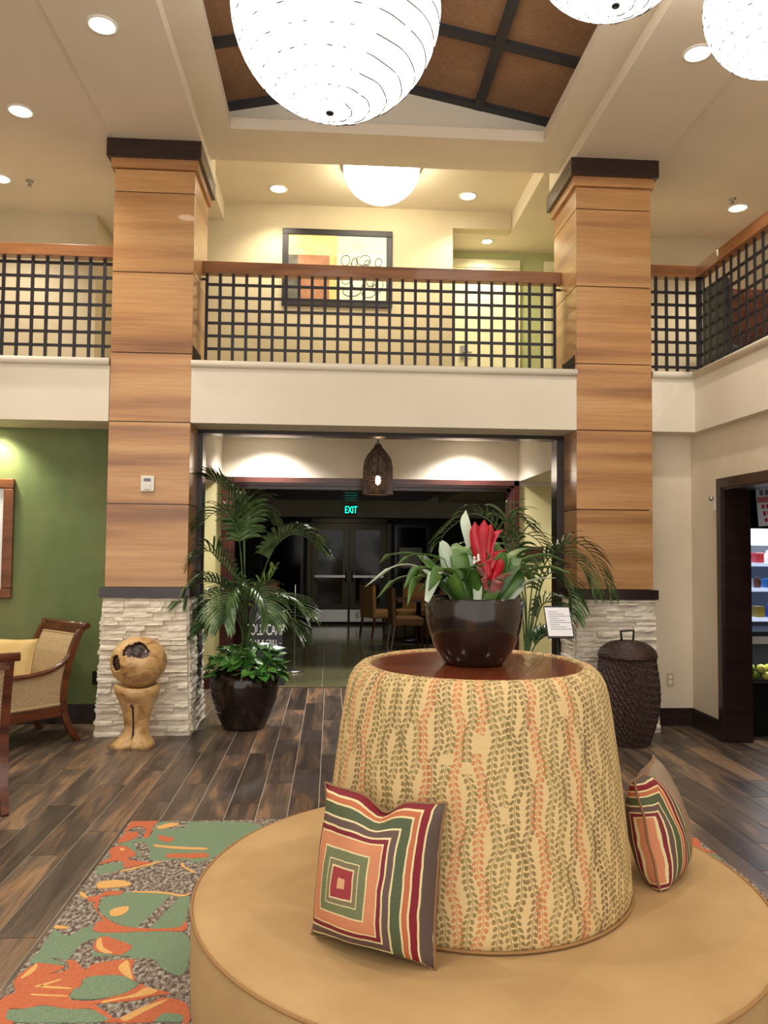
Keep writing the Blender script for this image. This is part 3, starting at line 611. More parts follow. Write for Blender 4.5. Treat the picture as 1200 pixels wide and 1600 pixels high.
MB().box(3.39, 3.42, 6.98, 7.01, 3.217, 4.145).build('corner_post', M['iron'], rr, rr)

# ------------------------------------------------------------------ lights of the room, seen and added
def spot(loc, W, size=1.9, blend=.8, col=WARM, rad=.06, aim=None):
    l = bpy.data.lights.new('can_or_fill_spot', 'SPOT'); l.energy = W; l.spot_size = size; l.spot_blend = blend; l.color = col; l.shadow_soft_size = rad
    o = bpy.data.objects.new('can_or_fill_spot', l); C.objects.link(o); o.location = loc
    return o
def can(x, y, z, label, W=None, size=2.2, col=WARM, r=.085):
    t = thing('recessed_light', label, 'ceiling light', (x, y, z), group='recessed ceiling cans')
    MB().lathe([(r+.022, 0), (r+.022, -.006), (r, -.008), (r, .0)], x, y, 28, Matrix.Translation((0, 0, z)), cap=False).build('trim_ring', M['plastic'], t, t)
    MB().lathe([(r, -.003), (r*.6, -.005), (.001, -.006)], x, y, 28, Matrix.Translation((0, 0, z)), cap=False).build('lens', M['can_glow'], t, t)
    o = spot((0, 0, -.04), W if W is not None else CAN, size, .9, col); o.parent = t
    return t
can(-1.597, 5.255, 5.13, 'recessed light upper left, on the flat beam soffit, the larger near one')
can(-2.583, 6.407, 5.145, 'recessed light left of the left column, second lowest on that ceiling')
can(-3.25, 7.632, 5.145, 'recessed light at the left picture edge above the balcony')
can(2.547, 5.228, 5.13, 'recessed light upper right, on the beam soffit beside the hanging lantern')
can(4.141, 7.655, 5.145, 'recessed light above the balcony right of the right column')
can(-.646, 8.6, 5.60, 'recessed light left of the glowing dome in the balcony ceiling', 44, col=(1, .92, .72))
can(1.488, 8.6, 5.60, 'recessed light right of the glowing dome in the balcony ceiling', 44, col=(1, .92, .72))
can(1.86, 9.35, 5.39, 'small recessed light over the hotel room door', 34, 2.6, col=(1, .95, .66), r=.06)
for x, y in ((-1.6, 3.2), (-1.6, 1.2), (2.547, 3.2), (2.547, 1.2), (-3.3, 4.2), (4.6, 5.2)):  # unseen cans added to throw more light down on the floor
    can(x, y, 5.13 if -2 < x < 3 else 5.145, 'added recessed light in the lobby ceiling nearer the viewer, outside the picture')
for x, W in ((-.72, 95), (1.52, 95)):
    can(x, 8.62, 2.90, 'recessed vestibule light washing the ivory wall %s of the woven pendant' % ('left' if x < 0 else 'right'), W, 2.35, col=(1, .95, .92))
for x in (-1.9, 2.9):  # cans added to brighten the yellow walls
    can(x, 8.3, 2.395, 'added recessed light in the low %s side soffit of the vestibule' % ('left' if x < 0 else 'right'), 34, 2.2, col=(1, .95, .75))
can(-3.03, 7.14, 2.67, 'recessed light under the balcony washing the green wall', 30, 2.3, col=(1, .97, .7), r=.05)
can(-4.4, 7.14, 2.67, 'recessed light under the balcony beyond the left picture edge', 30, 2.3, col=(1, .97, .7), r=.05)
# glowing dome in the balcony ceiling
t = thing('dome_light', 'glowing white glass dome hanging from the balcony corridor ceiling', 'ceiling light', (.47, 8.0, 5.6))
MB().lathe([(.40*math.cos(a), -.36*math.sin(a) - .02) for a in [i*PI/2/10*.999 for i in range(11)]], .47, 8.0, 40, Matrix.Translation((0, 0, 5.6)), cap=False).build('bowl', M['dome'], t, t)
MB().lathe([(.42, 0), (.42, -.03), (.39, -.03)], .47, 8.0, 40, Matrix.Translation((0, 0, 5.6)), cap=False).build('rim', M['steel'], t, t)

# ------------------------------------------------------------------ paper lanterns
def lantern(x, y, z, r, top, label, tilt=(0, 0)):
    t = thing('lantern', label, 'lantern', (x, y, z), group='round paper lanterns')
    n = 30
    R = Matrix.Translation((x, y, z)) @ Matrix.Rotation(tilt[0], 4, 'X') @ Matrix.Rotation(tilt[1], 4, 'Y')
    prof = [(r*math.sin(PI*i/n)+.001, -r*math.cos(PI*i/n)) for i in range(n+1)]
    MB().lathe(prof, 0, 0, 64, R, cap=False).build('shade', M['lantern'], t, t)
    for i in range(1, 17):
        a = PI * (i + .2) / 18
        rr_ = (r+.002) * math.sin(a); zz = -(r+.002) * math.cos(a)
        n_ = 144; ph = random.uniform(0, 7); seg = []; rad = []
        while len(rad) < n_:      # wire thinned in stretches to imitate it fading into the lantern's glare
            ang = 360*len(rad)/n_
            if ang > 290 or ang < 70: rad += [.0034]*random.choice((8, 14, 20)) + [.0006]*random.choice((1, 2))
            else: rad += [.0032]*random.choice((1, 2)) + [.0004]*random.choice((3, 4, 6))
        rad = rad[:n_]; rad.append(rad[0])
        for q in range(n_+1):
            b = 2*PI*q/n_; wob = .004*math.sin(9*b+ph)*(0 if q == n_ else 1)
            seg.append(R @ Vector((rr_*math.cos(b), rr_*math.sin(b), zz+.004*math.sin(9*b+ph))))
        m = MB().tube(seg, rad, 5, cap=False)
        m.build('wire_ring', M['iron'], t, t)
    MB().lathe([(.001, -r-.012), (.02, -r-.010), (.024, -r-.002), (.02, -r+.004)], 0, 0, 16, R, cap=False).build('finial', M['black'], t, t)
    MB().tube([(x, y, z+r*.98), (x, y, top)], .008, 8).lathe([(.06, top-.02), (.06, top)], x, y, 20).build('cord', M['black'], t, t)
    return t
lantern(-.012, 4.3, 4.655, .592, 5.76, 'largest round paper lantern, whole lower half in view with wire rings', (.05, .05))
lantern(1.57, 4.2, 5.19, .50, 5.63, 'paper lantern of which only the bottom shows at the top edge')
lantern(2.47, 4.1, 4.70, .395, 5.13, 'small paper lantern cut by the right picture edge')

# woven pendant in the vestibule
t = thing('pendant_lamp', 'dark woven bottle-shaped pendant lamp in the vestibule', 'lamp', (.49, 8.5, 2.9))
prof = [(.028, 2.74), (.045, 2.70), (.075, 2.665), (.12, 2.61), (.148, 2.55), (.158, 2.48), (.160, 2.38), (.161, 2.28), (.162, 2.195)]
cw = MB()
def prof_r(z):
    for (r0, z0), (r1, z1) in zip(prof, prof[1:]):
        if z1 <= z <= z0: return r0 + (r1-r0)*(z0-z)/(z0-z1)
    return prof[-1][0]
for i in range(34):
    z = 2.735 - i*.016
    rr_ = prof_r(z)
    cw.tube([(.49+rr_*math.cos(a), 8.5+rr_*math.sin(a), z+.003*math.sin(11*a+i)) for a in [2*PI*q/32 for q in range(33)]], .0056, 5, cap=False)
cw.build('woven_strands', M['wicker'], t, t)
cw = MB()
for i in range(28):
    a = 2*PI*i/28
    cw.tube([(.49+r_*math.cos(a), 8.5+r_*math.sin(a), z) for r_, z in prof], .004, 4)
cw.build('ribs', M['wicker'], t, t)
MB().tube([(.49+.162*math.cos(a), 8.5+.162*math.sin(a), 2.192) for a in [2*PI*q/32 for q in range(33)]], .009, 6, cap=False).build('hoop', M['wicker'], t, t)
MB().lathe([(.06, 2.9), (.06, 2.88), (.03, 2.87), (.012, 2.86), (.012, 2.74), (.035, 2.735), (.035, 2.72)], .49, 8.5, 20).build('canopy', M['steel'], t, t)
MB().tube([(.49, 8.5, 2.74), (.49, 8.5, 2.40)], .008, 6).lathe([(.02, 2.44), (.02, 2.39)], .49, 8.5, 12).build('socket', M['black'], t, t)
MB().lathe([(.001, 2.29), (.022, 2.30), (.032, 2.33), (.025, 2.37), (.014, 2.39)], .49, 8.5, 16, cap=False).build('bulb', M['bulb'], t, t)

# ------------------------------------------------------------------ small fixtures
def sprinkler(x, y, z, label):
    m = MB().lathe([(.035, 0), (.035, -.006), (.012, -.01), (.010, -.04), (.022, -.045), (.022, -.05)], x, y, 16, Matrix.Translation((0, 0, z)))
    return tag(m.build('sprinkler_head', M['steel']), label, 'sprinkler')
sprinkler(-2.98, 7.66, 5.145, 'small ceiling sprinkler head left of the left column')
sprinkler(2.62, 8.82, 5.39, 'small sprinkler head over the balcony by the right column')
sprinkler(3.98, 7.46, 5.145, 'small white sprinkler head beside the far right recessed light')
t = thing('thermostat', 'white wall thermostat on the left column panel', 'thermostat', (-1.583, 6.8, 2.135))
MB().box(-1.64, -1.526, 6.775, 6.80, 2.068, 2.202).build('body', M['plastic'], t, t, bevel=.006)
MB().box(-1.613, -1.555, 6.772, 6.776, 2.155, 2.18).build('screen', M['ink'], t, t)
MB().box(-1.61, -1.556, 6.765, 6.777, 2.085, 2.135).build('cover', M['plastic'], t, t, bevel=.003)
t = thing('wall_outlet', 'beige wall outlet low on the wall right of the basket', 'outlet', (3.113, 7.05, .42))
MB().box(3.078, 3.148, 7.043, 7.05, .362, .478).build('plate', M['beige_plastic'], t, t, bevel=.002)
for z in (.397, .443): MB().lathe([(.016, 0), (.016, .003)], 0, 0, 16, Matrix.Translation((3.113, 7.043, z)) @ Matrix.Rotation(PI/2, 4, 'X')).build('socket', M['plastic'], t, t)
tag(MB().box(-2.145, -2.06, 7.255, 7.28, .35, .47).box(-2.12, -2.085, 7.25, 7.256, .38, .44).build('wall_outlet', M['black'], bevel=.003), 'black wall outlet on the green wall beside the stone base', 'outlet')
t = thing('motion_sensor', 'white wall sensor with a grey eye beside the dark doorway', 'sensor', (3.33, 6.53, 2.02))
MB().box(3.29, 3.33, 6.49, 6.56, 1.95, 2.06).build('body', M['plastic'], t, t, bevel=.006)
MB().lathe([(.001, -.022), (.016, -.016), (.022, 0), (.016, .016), (.001, .022)], 3.275, 6.555, 16, Matrix.Translation((0, 0, 2.055)), cap=False).build('eye', M['steel'], t, t)
for x, sg, lb in ((XL, 1, 'left'), (XR, -1, 'right')):
    m = MB()
    for i in range(6): m.box(min(x, x+sg*.012), max(x, x+sg*.012), 6.86, 7.2, 3.235+i*.02, 3.245+i*.02)
    m.box(min(x, x+sg*.008), max(x, x+sg*.008), 6.85, 6.865, 3.225, 3.36).box(min(x, x+sg*.008), max(x, x+sg*.008), 7.195, 7.21, 3.225, 3.36)
    tag(m.build('vent_grille', M['iron']), 'small dark louvred grille on the inner side of the %s column at ledge height' % lb, 'grille')

# ------------------------------------------------------------------ pictures
t = thing('wall_picture', 'framed abstract with four colour blocks and black scribbles above the balcony', 'picture', (.03, 9.0, 4.85))
x0, x1, z0, z1, yw = -.617, .665, 4.40, 5.312, 8.97
bw = .07
MB().box(x0, x1, yw-.005, 9, z1-bw, z1).box(x0, x1, yw-.005, 9, z0, z0+bw).box(x0, x0+bw, yw-.005, 9, z0+bw, z1-bw).box(x1-bw, x1, yw-.005, 9, z0+bw, z1-bw).build('frame', M['iron'], t, t, bevel=.006)
def pm(name, a, b): return paint(name, tuple((p+q)//2 for p, q in zip(a, b)), 16, .35, 5)
xm, zm = .02, 4.975
MB().box(x0+bw, xm, yw+.01, 9, zm+.03, z1-bw).build('gold_block', pm('gold_leaf', (216, 200, 130), (230, 214, 150)), t, t)
MB().box(x0+bw, x0+bw+.11, yw+.01, 9, z0+bw, zm+.03).build('grey_block', pm('grey_wash', (90, 86, 80), (100, 98, 90)), t, t)
MB().box(x0+bw+.11, xm-.09, yw+.01, 9, z0+bw, zm+.03).build('brown_block', pm('brown_wash', (150, 104, 80), (170, 120, 90)), t, t)
MB().box(xm-.09, xm, yw+.01, 9, z0+bw, zm+.03).build('olive_block', pm('olive_wash', (190, 180, 110), (200, 190, 130)), t, t)
MB().box(xm, x1-bw, yw+.01, 9, zm+.06, z1-bw).build('blue_block', pm('blue_wash', (170, 184, 176), (190, 204, 196)), t, t)
MB().box(xm, x1-bw, yw+.01, 9, z0+bw, zm+.06).build('cream_block', pm('cream_wash', (232, 228, 200), (240, 236, 214)), t, t)
rs = random.Random(3)
for (cx, cz, a, b) in ((.12, 4.95, .06, .06), (.22, 4.93, .04, .05), (.33, 4.96, .09, .06), (.37, 4.93, .04, .03), (.50, 4.94, .045, .05), (.13, 4.72, .06, .05), (.27, 4.70, .08, .09), (.42, 4.74, .07, .09), (.5, 4.66, .07, .08), (.2, 4.58, .12, .05), (.4, 4.57, .10, .05)):
    ph = rs.uniform(0, 6); pts = [(cx + a*math.cos(ph+q*.5)*(1-.02*q), yw+.007, cz + b*math.sin(ph+q*.5*1.05)) for q in range(14)]
    MB().tube(catmull(pts, 4), .004, 5).build('scribble', M['iron'], t, t)
t = thing('wall_picture', 'wood-framed picture with a white mat on the green wall', 'picture', (-3.28, 7.28, 1.66))
x0, x1, z0, z1 = -3.68, -2.875, 1.12, 2.20
MB().box(x0, x1, 7.235, 7.28, z1-.09, z1).box(x0, x1, 7.235, 7.28, z0, z0+.09).box(x0, x0+.09, 7.235, 7.28, z0+.09, z1-.09).box(x1-.09, x1, 7.235, 7.28, z0+.09, z1-.09).build('frame', M['picturewood'], t, t, bevel=.01)
MB().box(x0+.09, x1-.09, 7.262, 7.28, z0+.09, z1-.09).build('mat', M['paper'], t, t)
MB().box(x0+.22, x1-.23, 7.258, 7.264, z0+.28, z1-.28).build('print', paint('botanical_wash', (206, 196, 170), 20, .5, 7), t, t)

# ------------------------------------------------------------------ cane armchairs
def armchair(label, loc, rz):
    t = thing('cane_armchair', label, 'chair', loc, rz, None)
    W, wd = .31, M['chairwood']
    def bar(pts, r, name, flat=None, mat=wd): return MB().tube(catmull(pts, 5), r, 10, flat=flat).build(name, mat, t)
    for s in (-1, 1):
        # sabre back leg running up into the back post
        P = [(s*W, .44, 0), (s*W, .36, .12), (s*W, .31, .25), (s*W, .30, .42), (s*W, .33, .60), (s*W, .38, .76), (s*W, .43, .88), (s*W, .47, .93)]
        MB().tube(catmull(P, 5), [.030 + .007*math.sin(PI*i/35) for i in range(36)], 4).build('back_post', wd, t)
        P = [(s*W, -.36, 0), (s*W, -.32, .08), (s*W, -.30, .2), (s*W, -.30, .30)]
        MB().tube(catmull(P, 5), [.026+.0006*i for i in range(16)], 4).build('leg', wd, t)
        P = [(s*(W+.0), .37, .74), (s*(W+.01), .30, .66), (s*(W+.015), .18, .60), (s*(W+.02), .0, .575), (s*(W+.02), -.2, .575), (s*(W+.02), -.33, .56), (s*(W+.02), -.35, .50)]
        MB().tube(catmull(P, 6), .024, 8, flat=.8).build('armrest', wd, t)
        MB().tube([(s*W, -.31, .30), (s*W, -.33, .55)], .02, 4).build('arm_post', wd, t)
        MB().box(s*W-.012, s*W+.012, -.30, .31, .22, .30).build('side_rail', wd, t, bevel=.004)
        # woven side panel filling between rail and arm
        top = [(-.31, .555), (-.1, .562), (.1, .572), (.2, .60), (.28, .64), (.335, .70)]
        poly = [(-.31, .305)] + [(.31, .305)] + [(y, z) for y, z in reversed(top)]
        m = MB(); n = len(poly)
        m.add([(s*W-.006, y, z) for y, z in poly] + [(s*W+.006, y, z) for y, z in poly], [tuple(range(n)), tuple(range(n, 2*n))] + [(i, (i+1) % n, n+(i+1) % n, n+i) for i in range(n)])
        p_ = m.build('side_cane', M['cane'], t)
        MB().tube([(s*(W+.008), -.29, .32), (s*(W+.008), .285, .32), (s*(W+.008), .31, .63), (s*(W+.008), .2, .575), (s*(W+.008), .0, .55), (s*(W+.008), -.29, .54), (s*(W+.008), -.29, .32)], .006, 5).build('side_binding', M['cane_edge'], p_)
    MB().box(-W, W, -.325, -.30, .22, .30).build('front_rail', wd, t, bevel=.004)
    MB().box(-W, W, .29, .315, .22, .31).build('back_rail', wd, t, bevel=.004)
    # top rail with rolled ends
    MB().tube([(-W-.05, .475, .935), (W+.05, .475, .935)], .026, 12).box(-W, W, .425, .46, .86, .93, Matrix.Translation((0, 0, 0))).build('top_rail', wd, t)
    # curved cane back
    cur = [(.305, .36), (.325, .55), (.365, .71), (.41, .82), (.44, .88)]
    m = MB()
    for d in (-.005, .005): m.v += [(x, y+d, z) for (y, z) in cur for x in (-W+.015, W-.015)]
    for o_ in (0, 10):
        for i in range(4): m.f.append((o_+2*i, o_+2*i+1, o_+2*i+3, o_+2*i+2)); m.sm.append(False)
    bc = m.build('back_cane', M['cane'], t)
    MB().tube([(-W+.03, .30, .37), (W-.03, .30, .37)], .006, 5).tube([(-W+.03, .425, .865), (W-.03, .425, .865)], .006, 5).build('back_binding', M['cane_edge'], bc)
    MB().box(-W+.02, W-.02, -.32, .28, .30, .42).build('seat_cushion', M['gold'], t, bevel=.03)
    return t
def cushion_mesh(w_, h_, th, n=18, notch=0.0, slump=0.0):
    """square pillow standing in the local XZ plane, seam corners pulled out; UV -1..1"""
    vs = []; fs = []; uv = []
    for sd in (-1, 1):
        for j in range(n+1):
            for i in range(n+1):
                u = -1 + 2*i/n; v = -1 + 2*j/n
                e = max(0, (1-u*u))**.42 * max(0, (1-v*v))**.42
                x = u*w_/2*(1-.07*(1-abs(v)**3)*abs(u)**2 * 1.0); z = v*h_/2*(1-.07*(1-abs(u)**3)*abs(v)**2)
                z -= notch*max(0, v)**2*math.exp(-(u-.05)**2/.05)*h_/2
                y = sd*th/2*e + .008*mnoise.noise(Vector((u*2.2, v*2.2, sd*3.0)))
                y += sd*notch*-.25*th*max(0, v)*math.exp(-(u-.05)**2/.03)
                y += slump*(1-v)*.5*sd*e*th
                vs.append((x, y, z)); uv.append((u, v))
    N = (n+1)**2
    for s_ in (0, 1):
        for j in range(n):
            for i in range(n):
                a = s_*N + j*(n+1)+i; fs.append((a, a+1, a+n+2, a+n+1))
    return vs, fs, uv
def cushion(name, label, cat, mat, w_, h_, th, Mx, notch=0, slump=0, piping=None):
    loc = Mx.to_translation()
    t = thing(name, label, cat, loc)
    vs, fs, uv = cushion_mesh(w_, h_, th, 24, notch, slump)
    m = MB(); m.add([Mx @ Vector(p) for p in vs], fs, True)
    o = m.build('cover', mat, t, t)
    ul = o.data.uv_layers.new(name='UVMap')
    for l in o.data.loops: ul.data[l.index].uv = uv[l.vertex_index]
    n = 24; ring = [(i, 0) for i in range(n)] + [(n, j) for j in range(n)] + [(n-i, n) for i in range(n)] + [(0, n-j) for j in range(n)]
    pts = [Mx @ Vector(vs[j*(n+1)+i]) for i, j in ring]; pts.append(pts[0])
    MB().tube(pts, .0045, 6, cap=False).build('piping', piping or mat, t, t)
    return t
ac1 = armchair('cane armchair with a gold cushion facing away from the green wall corner', (-2.60, 6.55, 0), math.radians(-43))
armchair('nearer cane armchair cut by the left picture edge, back towards viewer', (-2.40, 5.06, 0), math.radians(-150))
Mx = Matrix.Translation((-2.60, 6.48, .655)) @ Matrix.Rotation(math.radians(-14), 4, 'Z') @ Matrix.Rotation(math.radians(-14), 4, 'X')
cushion('throw_cushion', 'plain gold cushion lying in the cane armchair by the green wall', 'cushion', M['gold'], .50, .40, .16, Mx)

# ------------------------------------------------------------------ carved root sculpture
t = thing('wood_sculpture', 'carved pale root stump holding a hollow wooden ball with dark knots', 'sculpture', (-1.55, 6.45, 0))
sx_, sy_ = -1.55, 6.45
m = MB(); n = 40; rings = []
prof = [(.135, .0), (.130, .03), (.110, .07), (.093, .12), (.095, .18), (.108, .26), (.130, .34), (.158, .40), (.172, .43), (.176, .46), (.170, .485), (.155, .49), (.14, .47)]
vs = []
for k_, (r_, z) in enumerate(prof):
    for i in range(n):
        a = 2*PI*i/n
        rr_ = r_
        if z < .14:
            q = (1-z/.14)
            rr_ *= 1 + q*(.55*max(0, math.cos(a-PI*1.13))**3 + .22*max(0, math.cos(a-PI*1.72))**2 + .25*max(0, math.cos(a-PI*.4))**3 - .45*math.exp(-((a-PI*1.42)/.16)**2))
        if z < .10: rr_ *= 1 + .07*(1-z/.10)*math.sin(15*a)
        rr_ *= 1 + .035*math.sin(3*a+5*z) + .02*math.sin(7*a+2)
        if z < .32: rr_ *= 1 - .14*math.exp(-((a-PI*1.47)/.055)**2)
        vs.append((sx_+rr_*math.cos(a), sy_+rr_*math.sin(a)*.85, z + (.012*math.sin(2*a+1) if z > .4 else 0)))
fs = [(k_*n+i, k_*n+(i+1) % n, (k_+1)*n+(i+1) % n, (k_+1)*n+i) for k_ in range(len(prof)-1) for i in range(n)]
m.add(vs, fs, True); o_ = len(m.v)-n; m.f.append(tuple(range(o_, o_+n))); m.sm.append(False); m.f.append(tuple(reversed(range(n)))); m.sm.append(False)
m.build('stump', M['rootwood'], t, t)
MB().tube([(sx_-.013, sy_-.128, .345), (sx_-.004, sy_-.108, .325), (sx_-.002, sy_-.095, .22), (sx_-.003, sy_-.083, .12), (sx_-.006, sy_-.084, .03)], [.014, .008, .006, .008, .011], 8).build('crack', M['burl'], t, t)
# ball with two torn openings
bc_ = Vector((sx_+.01, sy_, .672)); R_ = .213
bm = bmesh.new(); bmesh.ops.create_icosphere(bm, subdivisions=6, radius=1)
hole1 = Vector((.06, -.78, .56)).normalized(); hole2 = Vector((-.66, -.72, .02)).normalized()
dele = []
for v in bm.verts:
    d = v.co.normalized(); j = .11*mnoise.noise(d*4.5) + .06*mnoise.noise(d*12)
    v.co = d * (1 + .03*mnoise.noise(d*1.6))
for f in bm.faces:
    c = f.calc_center_median().normalized(); j = .16*mnoise.noise(c*4.5) + .07*mnoise.noise(c*13)
    e1 = c - hole1; s1 = Vector((e1.x/1.25, e1.y, e1.z/.85)).length + j
    e2 = c - hole2; s2 = e2.length + j*.5
    if s1 < .42 or s2 < .30: dele.append(f)
bmesh.ops.delete(bm, geom=dele, context='FACES')
me = bpy.data.meshes.new('ball')
for v in bm.verts: v.co = Vector((v.co.x*R_*1.04, v.co.y*R_, v.co.z*R_*.95)) + bc_ - Vector(t.location)
bm.to_mesh(me); bm.free(); me.materials.append(M['rootwood'])
for p in me.polygons: p.use_smooth = True
o = bpy.data.objects.new('ball', me); C.objects.link(o); o.parent = t
sol = o.modifiers.new('shell', 'SOLIDIFY'); sol.thickness = .016; sol.offset = -1
bm = bmesh.new(); bmesh.ops.create_icosphere(bm, subdivisions=4, radius=1)
me = bpy.data.meshes.new('ball_lining')
for v in bm.verts:
    d = v.co.normalized(); dd = (d-hole1).length
    r_ = R_*(.90 - .30*math.exp(-(dd/.3)**2) + .05*mnoise.noise(d*6))
    v.co = Vector((d.x*r_*1.04, d.y*r_, d.z*r_*.95)) + bc_ - Vector(t.location)
bm.to_mesh(me); bm.free(); me.materials.append(M['burl'])
for p in me.polygons: p.use_smooth = True
o = bpy.data.objects.new('ball_lining', me); C.objects.link(o); o.parent = t

# ------------------------------------------------------------------ basket hamper
bx, by = 2.47, 6.42
t = thing('lidded_basket', 'tall dark woven basket with a domed lid by the right column', 'basket', (bx, by, 0))
def brad(z): # body radius over height
    P = [(0, .170), (.1, .205), (.25, .245), (.38, .256), (.5, .252), (.62, .235), (.72, .222)]
    for (z0, r0), (z1, r1) in zip(P, P[1:]):
        if z0 <= z <= z1: return r0 + (r1-r0)*(z-z0)/(z1-z0)
    return P[-1][1]
m = MB(); n = 120; rows = 46; vs = []
for k_ in range(rows+1):
    z = .72*k_/rows
    for i in range(n):
        a = 2*PI*i/n
        ph = a*38 + k_*1.5
        vs.append((bx+(brad(z)+.010*math.sin(ph)+.003*math.sin(k_*PI))*math.cos(a), by+(brad(z)+.010*math.sin(ph))*math.sin(a), z+.006*math.sin(ph+1)))
m.add(vs, [(k_*n+i, k_*n+(i+1) % n, (k_+1)*n+(i+1) % n, (k_+1)*n+i) for k_ in range(rows) for i in range(n)], False)
m.f.append(tuple(range(n))); m.sm.append(False); m.f.append(tuple(range(rows*n, rows*n+n))); m.sm.append(False)
m.build('woven_body', M['wicker'], t, t)
ld = MB()
for i in range(16):
    f = i/15; r_ = .232*math.cos(f*PI/2*.93); z = .722 + .118*math.sin(f*PI/2)
    ld.tube([(bx+r_*math.cos(a), by+r_*math.sin(a), z+.003*math.sin(14*a+i)) for a in [2*PI*q/40 for q in range(41)]], .0105, 6, cap=False)
ld.lathe([(.228, .72), (.20, .76), (.14, .80), (.07, .83), (.001, .838)], bx, by, 32, cap=False)
lid = ld.build('lid', M['wicker'], t, t)
MB().tube([(bx-.045, by, .825), (bx-.055, by, .925), (bx+.055, by, .93), (bx+.05, by, .83)], .011, 4).build('handle', M['black'], lid, t)

# ------------------------------------------------------------------ ottoman
ox, oy = .512, 2.768
t = thing('round_ottoman', 'large round tan lobby ottoman with leaf-print tapered backrest and wooden top', 'ottoman', (ox, oy, 0))
RO = .972
pr = [(RO-.03, .03), (RO-.012, .12), (RO-.006, .25), (RO-.006, .38), (RO-.010, .432)]
MB().lathe(pr, ox, oy, 128, cap=False).build('seat_side', M['tan'], t, t)
MB().lathe([(RO-.010, .432), (RO-.028, .446), (RO-.08, .455), (RO-.2, .459), (.70, .457), (.55, .45), (.40, .445)], ox, oy, 128, cap=False).build('seat_top', M['tan'], t, t)
MB().tube([(ox+(RO-.008)*math.cos(a), oy+(RO-.008)*math.sin(a), .434) for a in [2*PI*q/128 for q in range(129)]], .0055, 6, cap=False).build('seat_piping', M['piping'], t, t)
MB().lathe([(RO-.06, 0.0098), (RO-.06, .04), (RO-.03, .04)], ox, oy, 64, cap=False).build('plinth', M['espresso'], t, t)
pr = [(.515, .445), (.526, .458), (.530, .48), (.527, .52), (.520, .60), (.508, .72), (.494, .84), (.480, .95), (.468, 1.04), (.458, 1.10), (.447, 1.145), (.430, 1.175), (.408, 1.194), (.388, 1.2), (.372, 1.196), (.368, 1.185)]
m = MB().lathe(pr, ox, oy, 160, cap=False)
o = m.build('backrest', M['vine'], t, t)
ul = o.data.uv_layers.new(name='UVMap')
acc = [0]
for (r0, z0), (r1, z1) in zip(pr, pr[1:]): acc.append(acc[-1] + math.hypot(r1-r0, z1-z0))
for p in o.data.polygons:
    ids = [o.data.loops[li].vertex_index for li in p.loop_indices]
    an = [i % 160 for i in ids]
    wrap = max(an) - min(an) > 80
    for li, vi, a in zip(p.loop_indices, ids, an):
        aa = a + 160 if (wrap and a < 80) else a
        ul.data[li].uv = (aa/160*3.162, acc[vi//160])
m = MB().lathe([(.369, 1.178), (.369, 1.190), (.366, 1.193)], ox, oy, 96)
m.build('wood_top', M['tabletop'], t, t)
MB().tube([(ox+.531*math.cos(a), oy+.531*math.sin(a), .458) for a in [2*PI*q/96 for q in range(97)]], .005, 6, cap=False).build('backrest_piping', M['piping'], t, t)

# striped cushions
nrm = Vector((-.52, -.85, 0)).normalized()
az = math.atan2(nrm.x, -nrm.y)  # rotation of -Y onto nrm
Mx = Matrix.Translation((.142, 2.30, .668)) @ Matrix.Rotation(az, 4, 'Z') @ Matrix.Rotation(math.radians(-9), 4, 'X') @ Matrix.Rotation(math.radians(0), 4, 'Y')
cushion('striped_cushion', 'striped velvet cushion with nested squares, in front on the ottoman seat', 'cushion', M['pillow_left'], .40, .435, .17, Mx, notch=.2, slump=.25, piping=M['velvet'])
az = math.radians(57)
Mx = Matrix.Translation((1.18, 2.79, .628)) @ Matrix.Rotation(az, 4, 'Z') @ Matrix.Rotation(math.radians(-13), 4, 'X')
cushion('striped_cushion', 'striped velvet cushion half hidden behind the right side of the backrest', 'cushion', M['pillow_right'], .38, .38, .16, Mx, notch=.12, slump=.25, piping=M['velvet'])

# ------------------------------------------------------------------ rug
rug = thing('area_rug', 'green and orange patterned area rug under the round ottoman', 'rug', (.526, 2.3, 0))
MB().box(-1.15, 2.04, .2, 4.69, 0, .006).build('pile', M['rug_fleck'], rug, rug)
def clipx(poly): return [(max(-1.148, x), min(4.688, y)) for x, y in poly]
def patches(polys, z1, mat, name):
    for poly in polys:
        P = clipx([(p.x, p.y) for p in catmull([(x, y, 0) for x, y in poly + poly[:1]], 4)][:-1])
        # jagged edge like the tufted pattern
        Q = []
        for (ax, ay), (bx_, by_) in zip(P, P[1:]+P[:1]):
            L_ = math.hypot(bx_-ax, by_-ay); n = max(1, int(L_/.02))
            for q in range(n):
                f = q/n; j = .004 if L_ > .05 else 0
                Q.append((max(-1.149, ax+(bx_-ax)*f+random.uniform(-j, j)), min(4.689, ay+(by_-ay)*f+random.uniform(-j, j))))
        MB().prism(Q, .006, z1).build(name, mat, rug, rug)
        MB().prism([(.89-x, y) for x, y in Q], .006, z1).build(name, mat, rug, rug)
patches(RUG_GREEN, .0072, M['rug_green'], 'green_patch')
patches(RUG_FLECK, .0080, M['rug_fleck'], 'fleck_patch')
patches(RUG_ORANGE, .0084, M['rug_orange'], 'orange_patch')
patches(RUG_YELLOW[:], .0096, M['rug_yellow'], 'yellow_patch')
patches(RUG_GREEN[4:], .0092, M['rug_green'], 'green_patch')

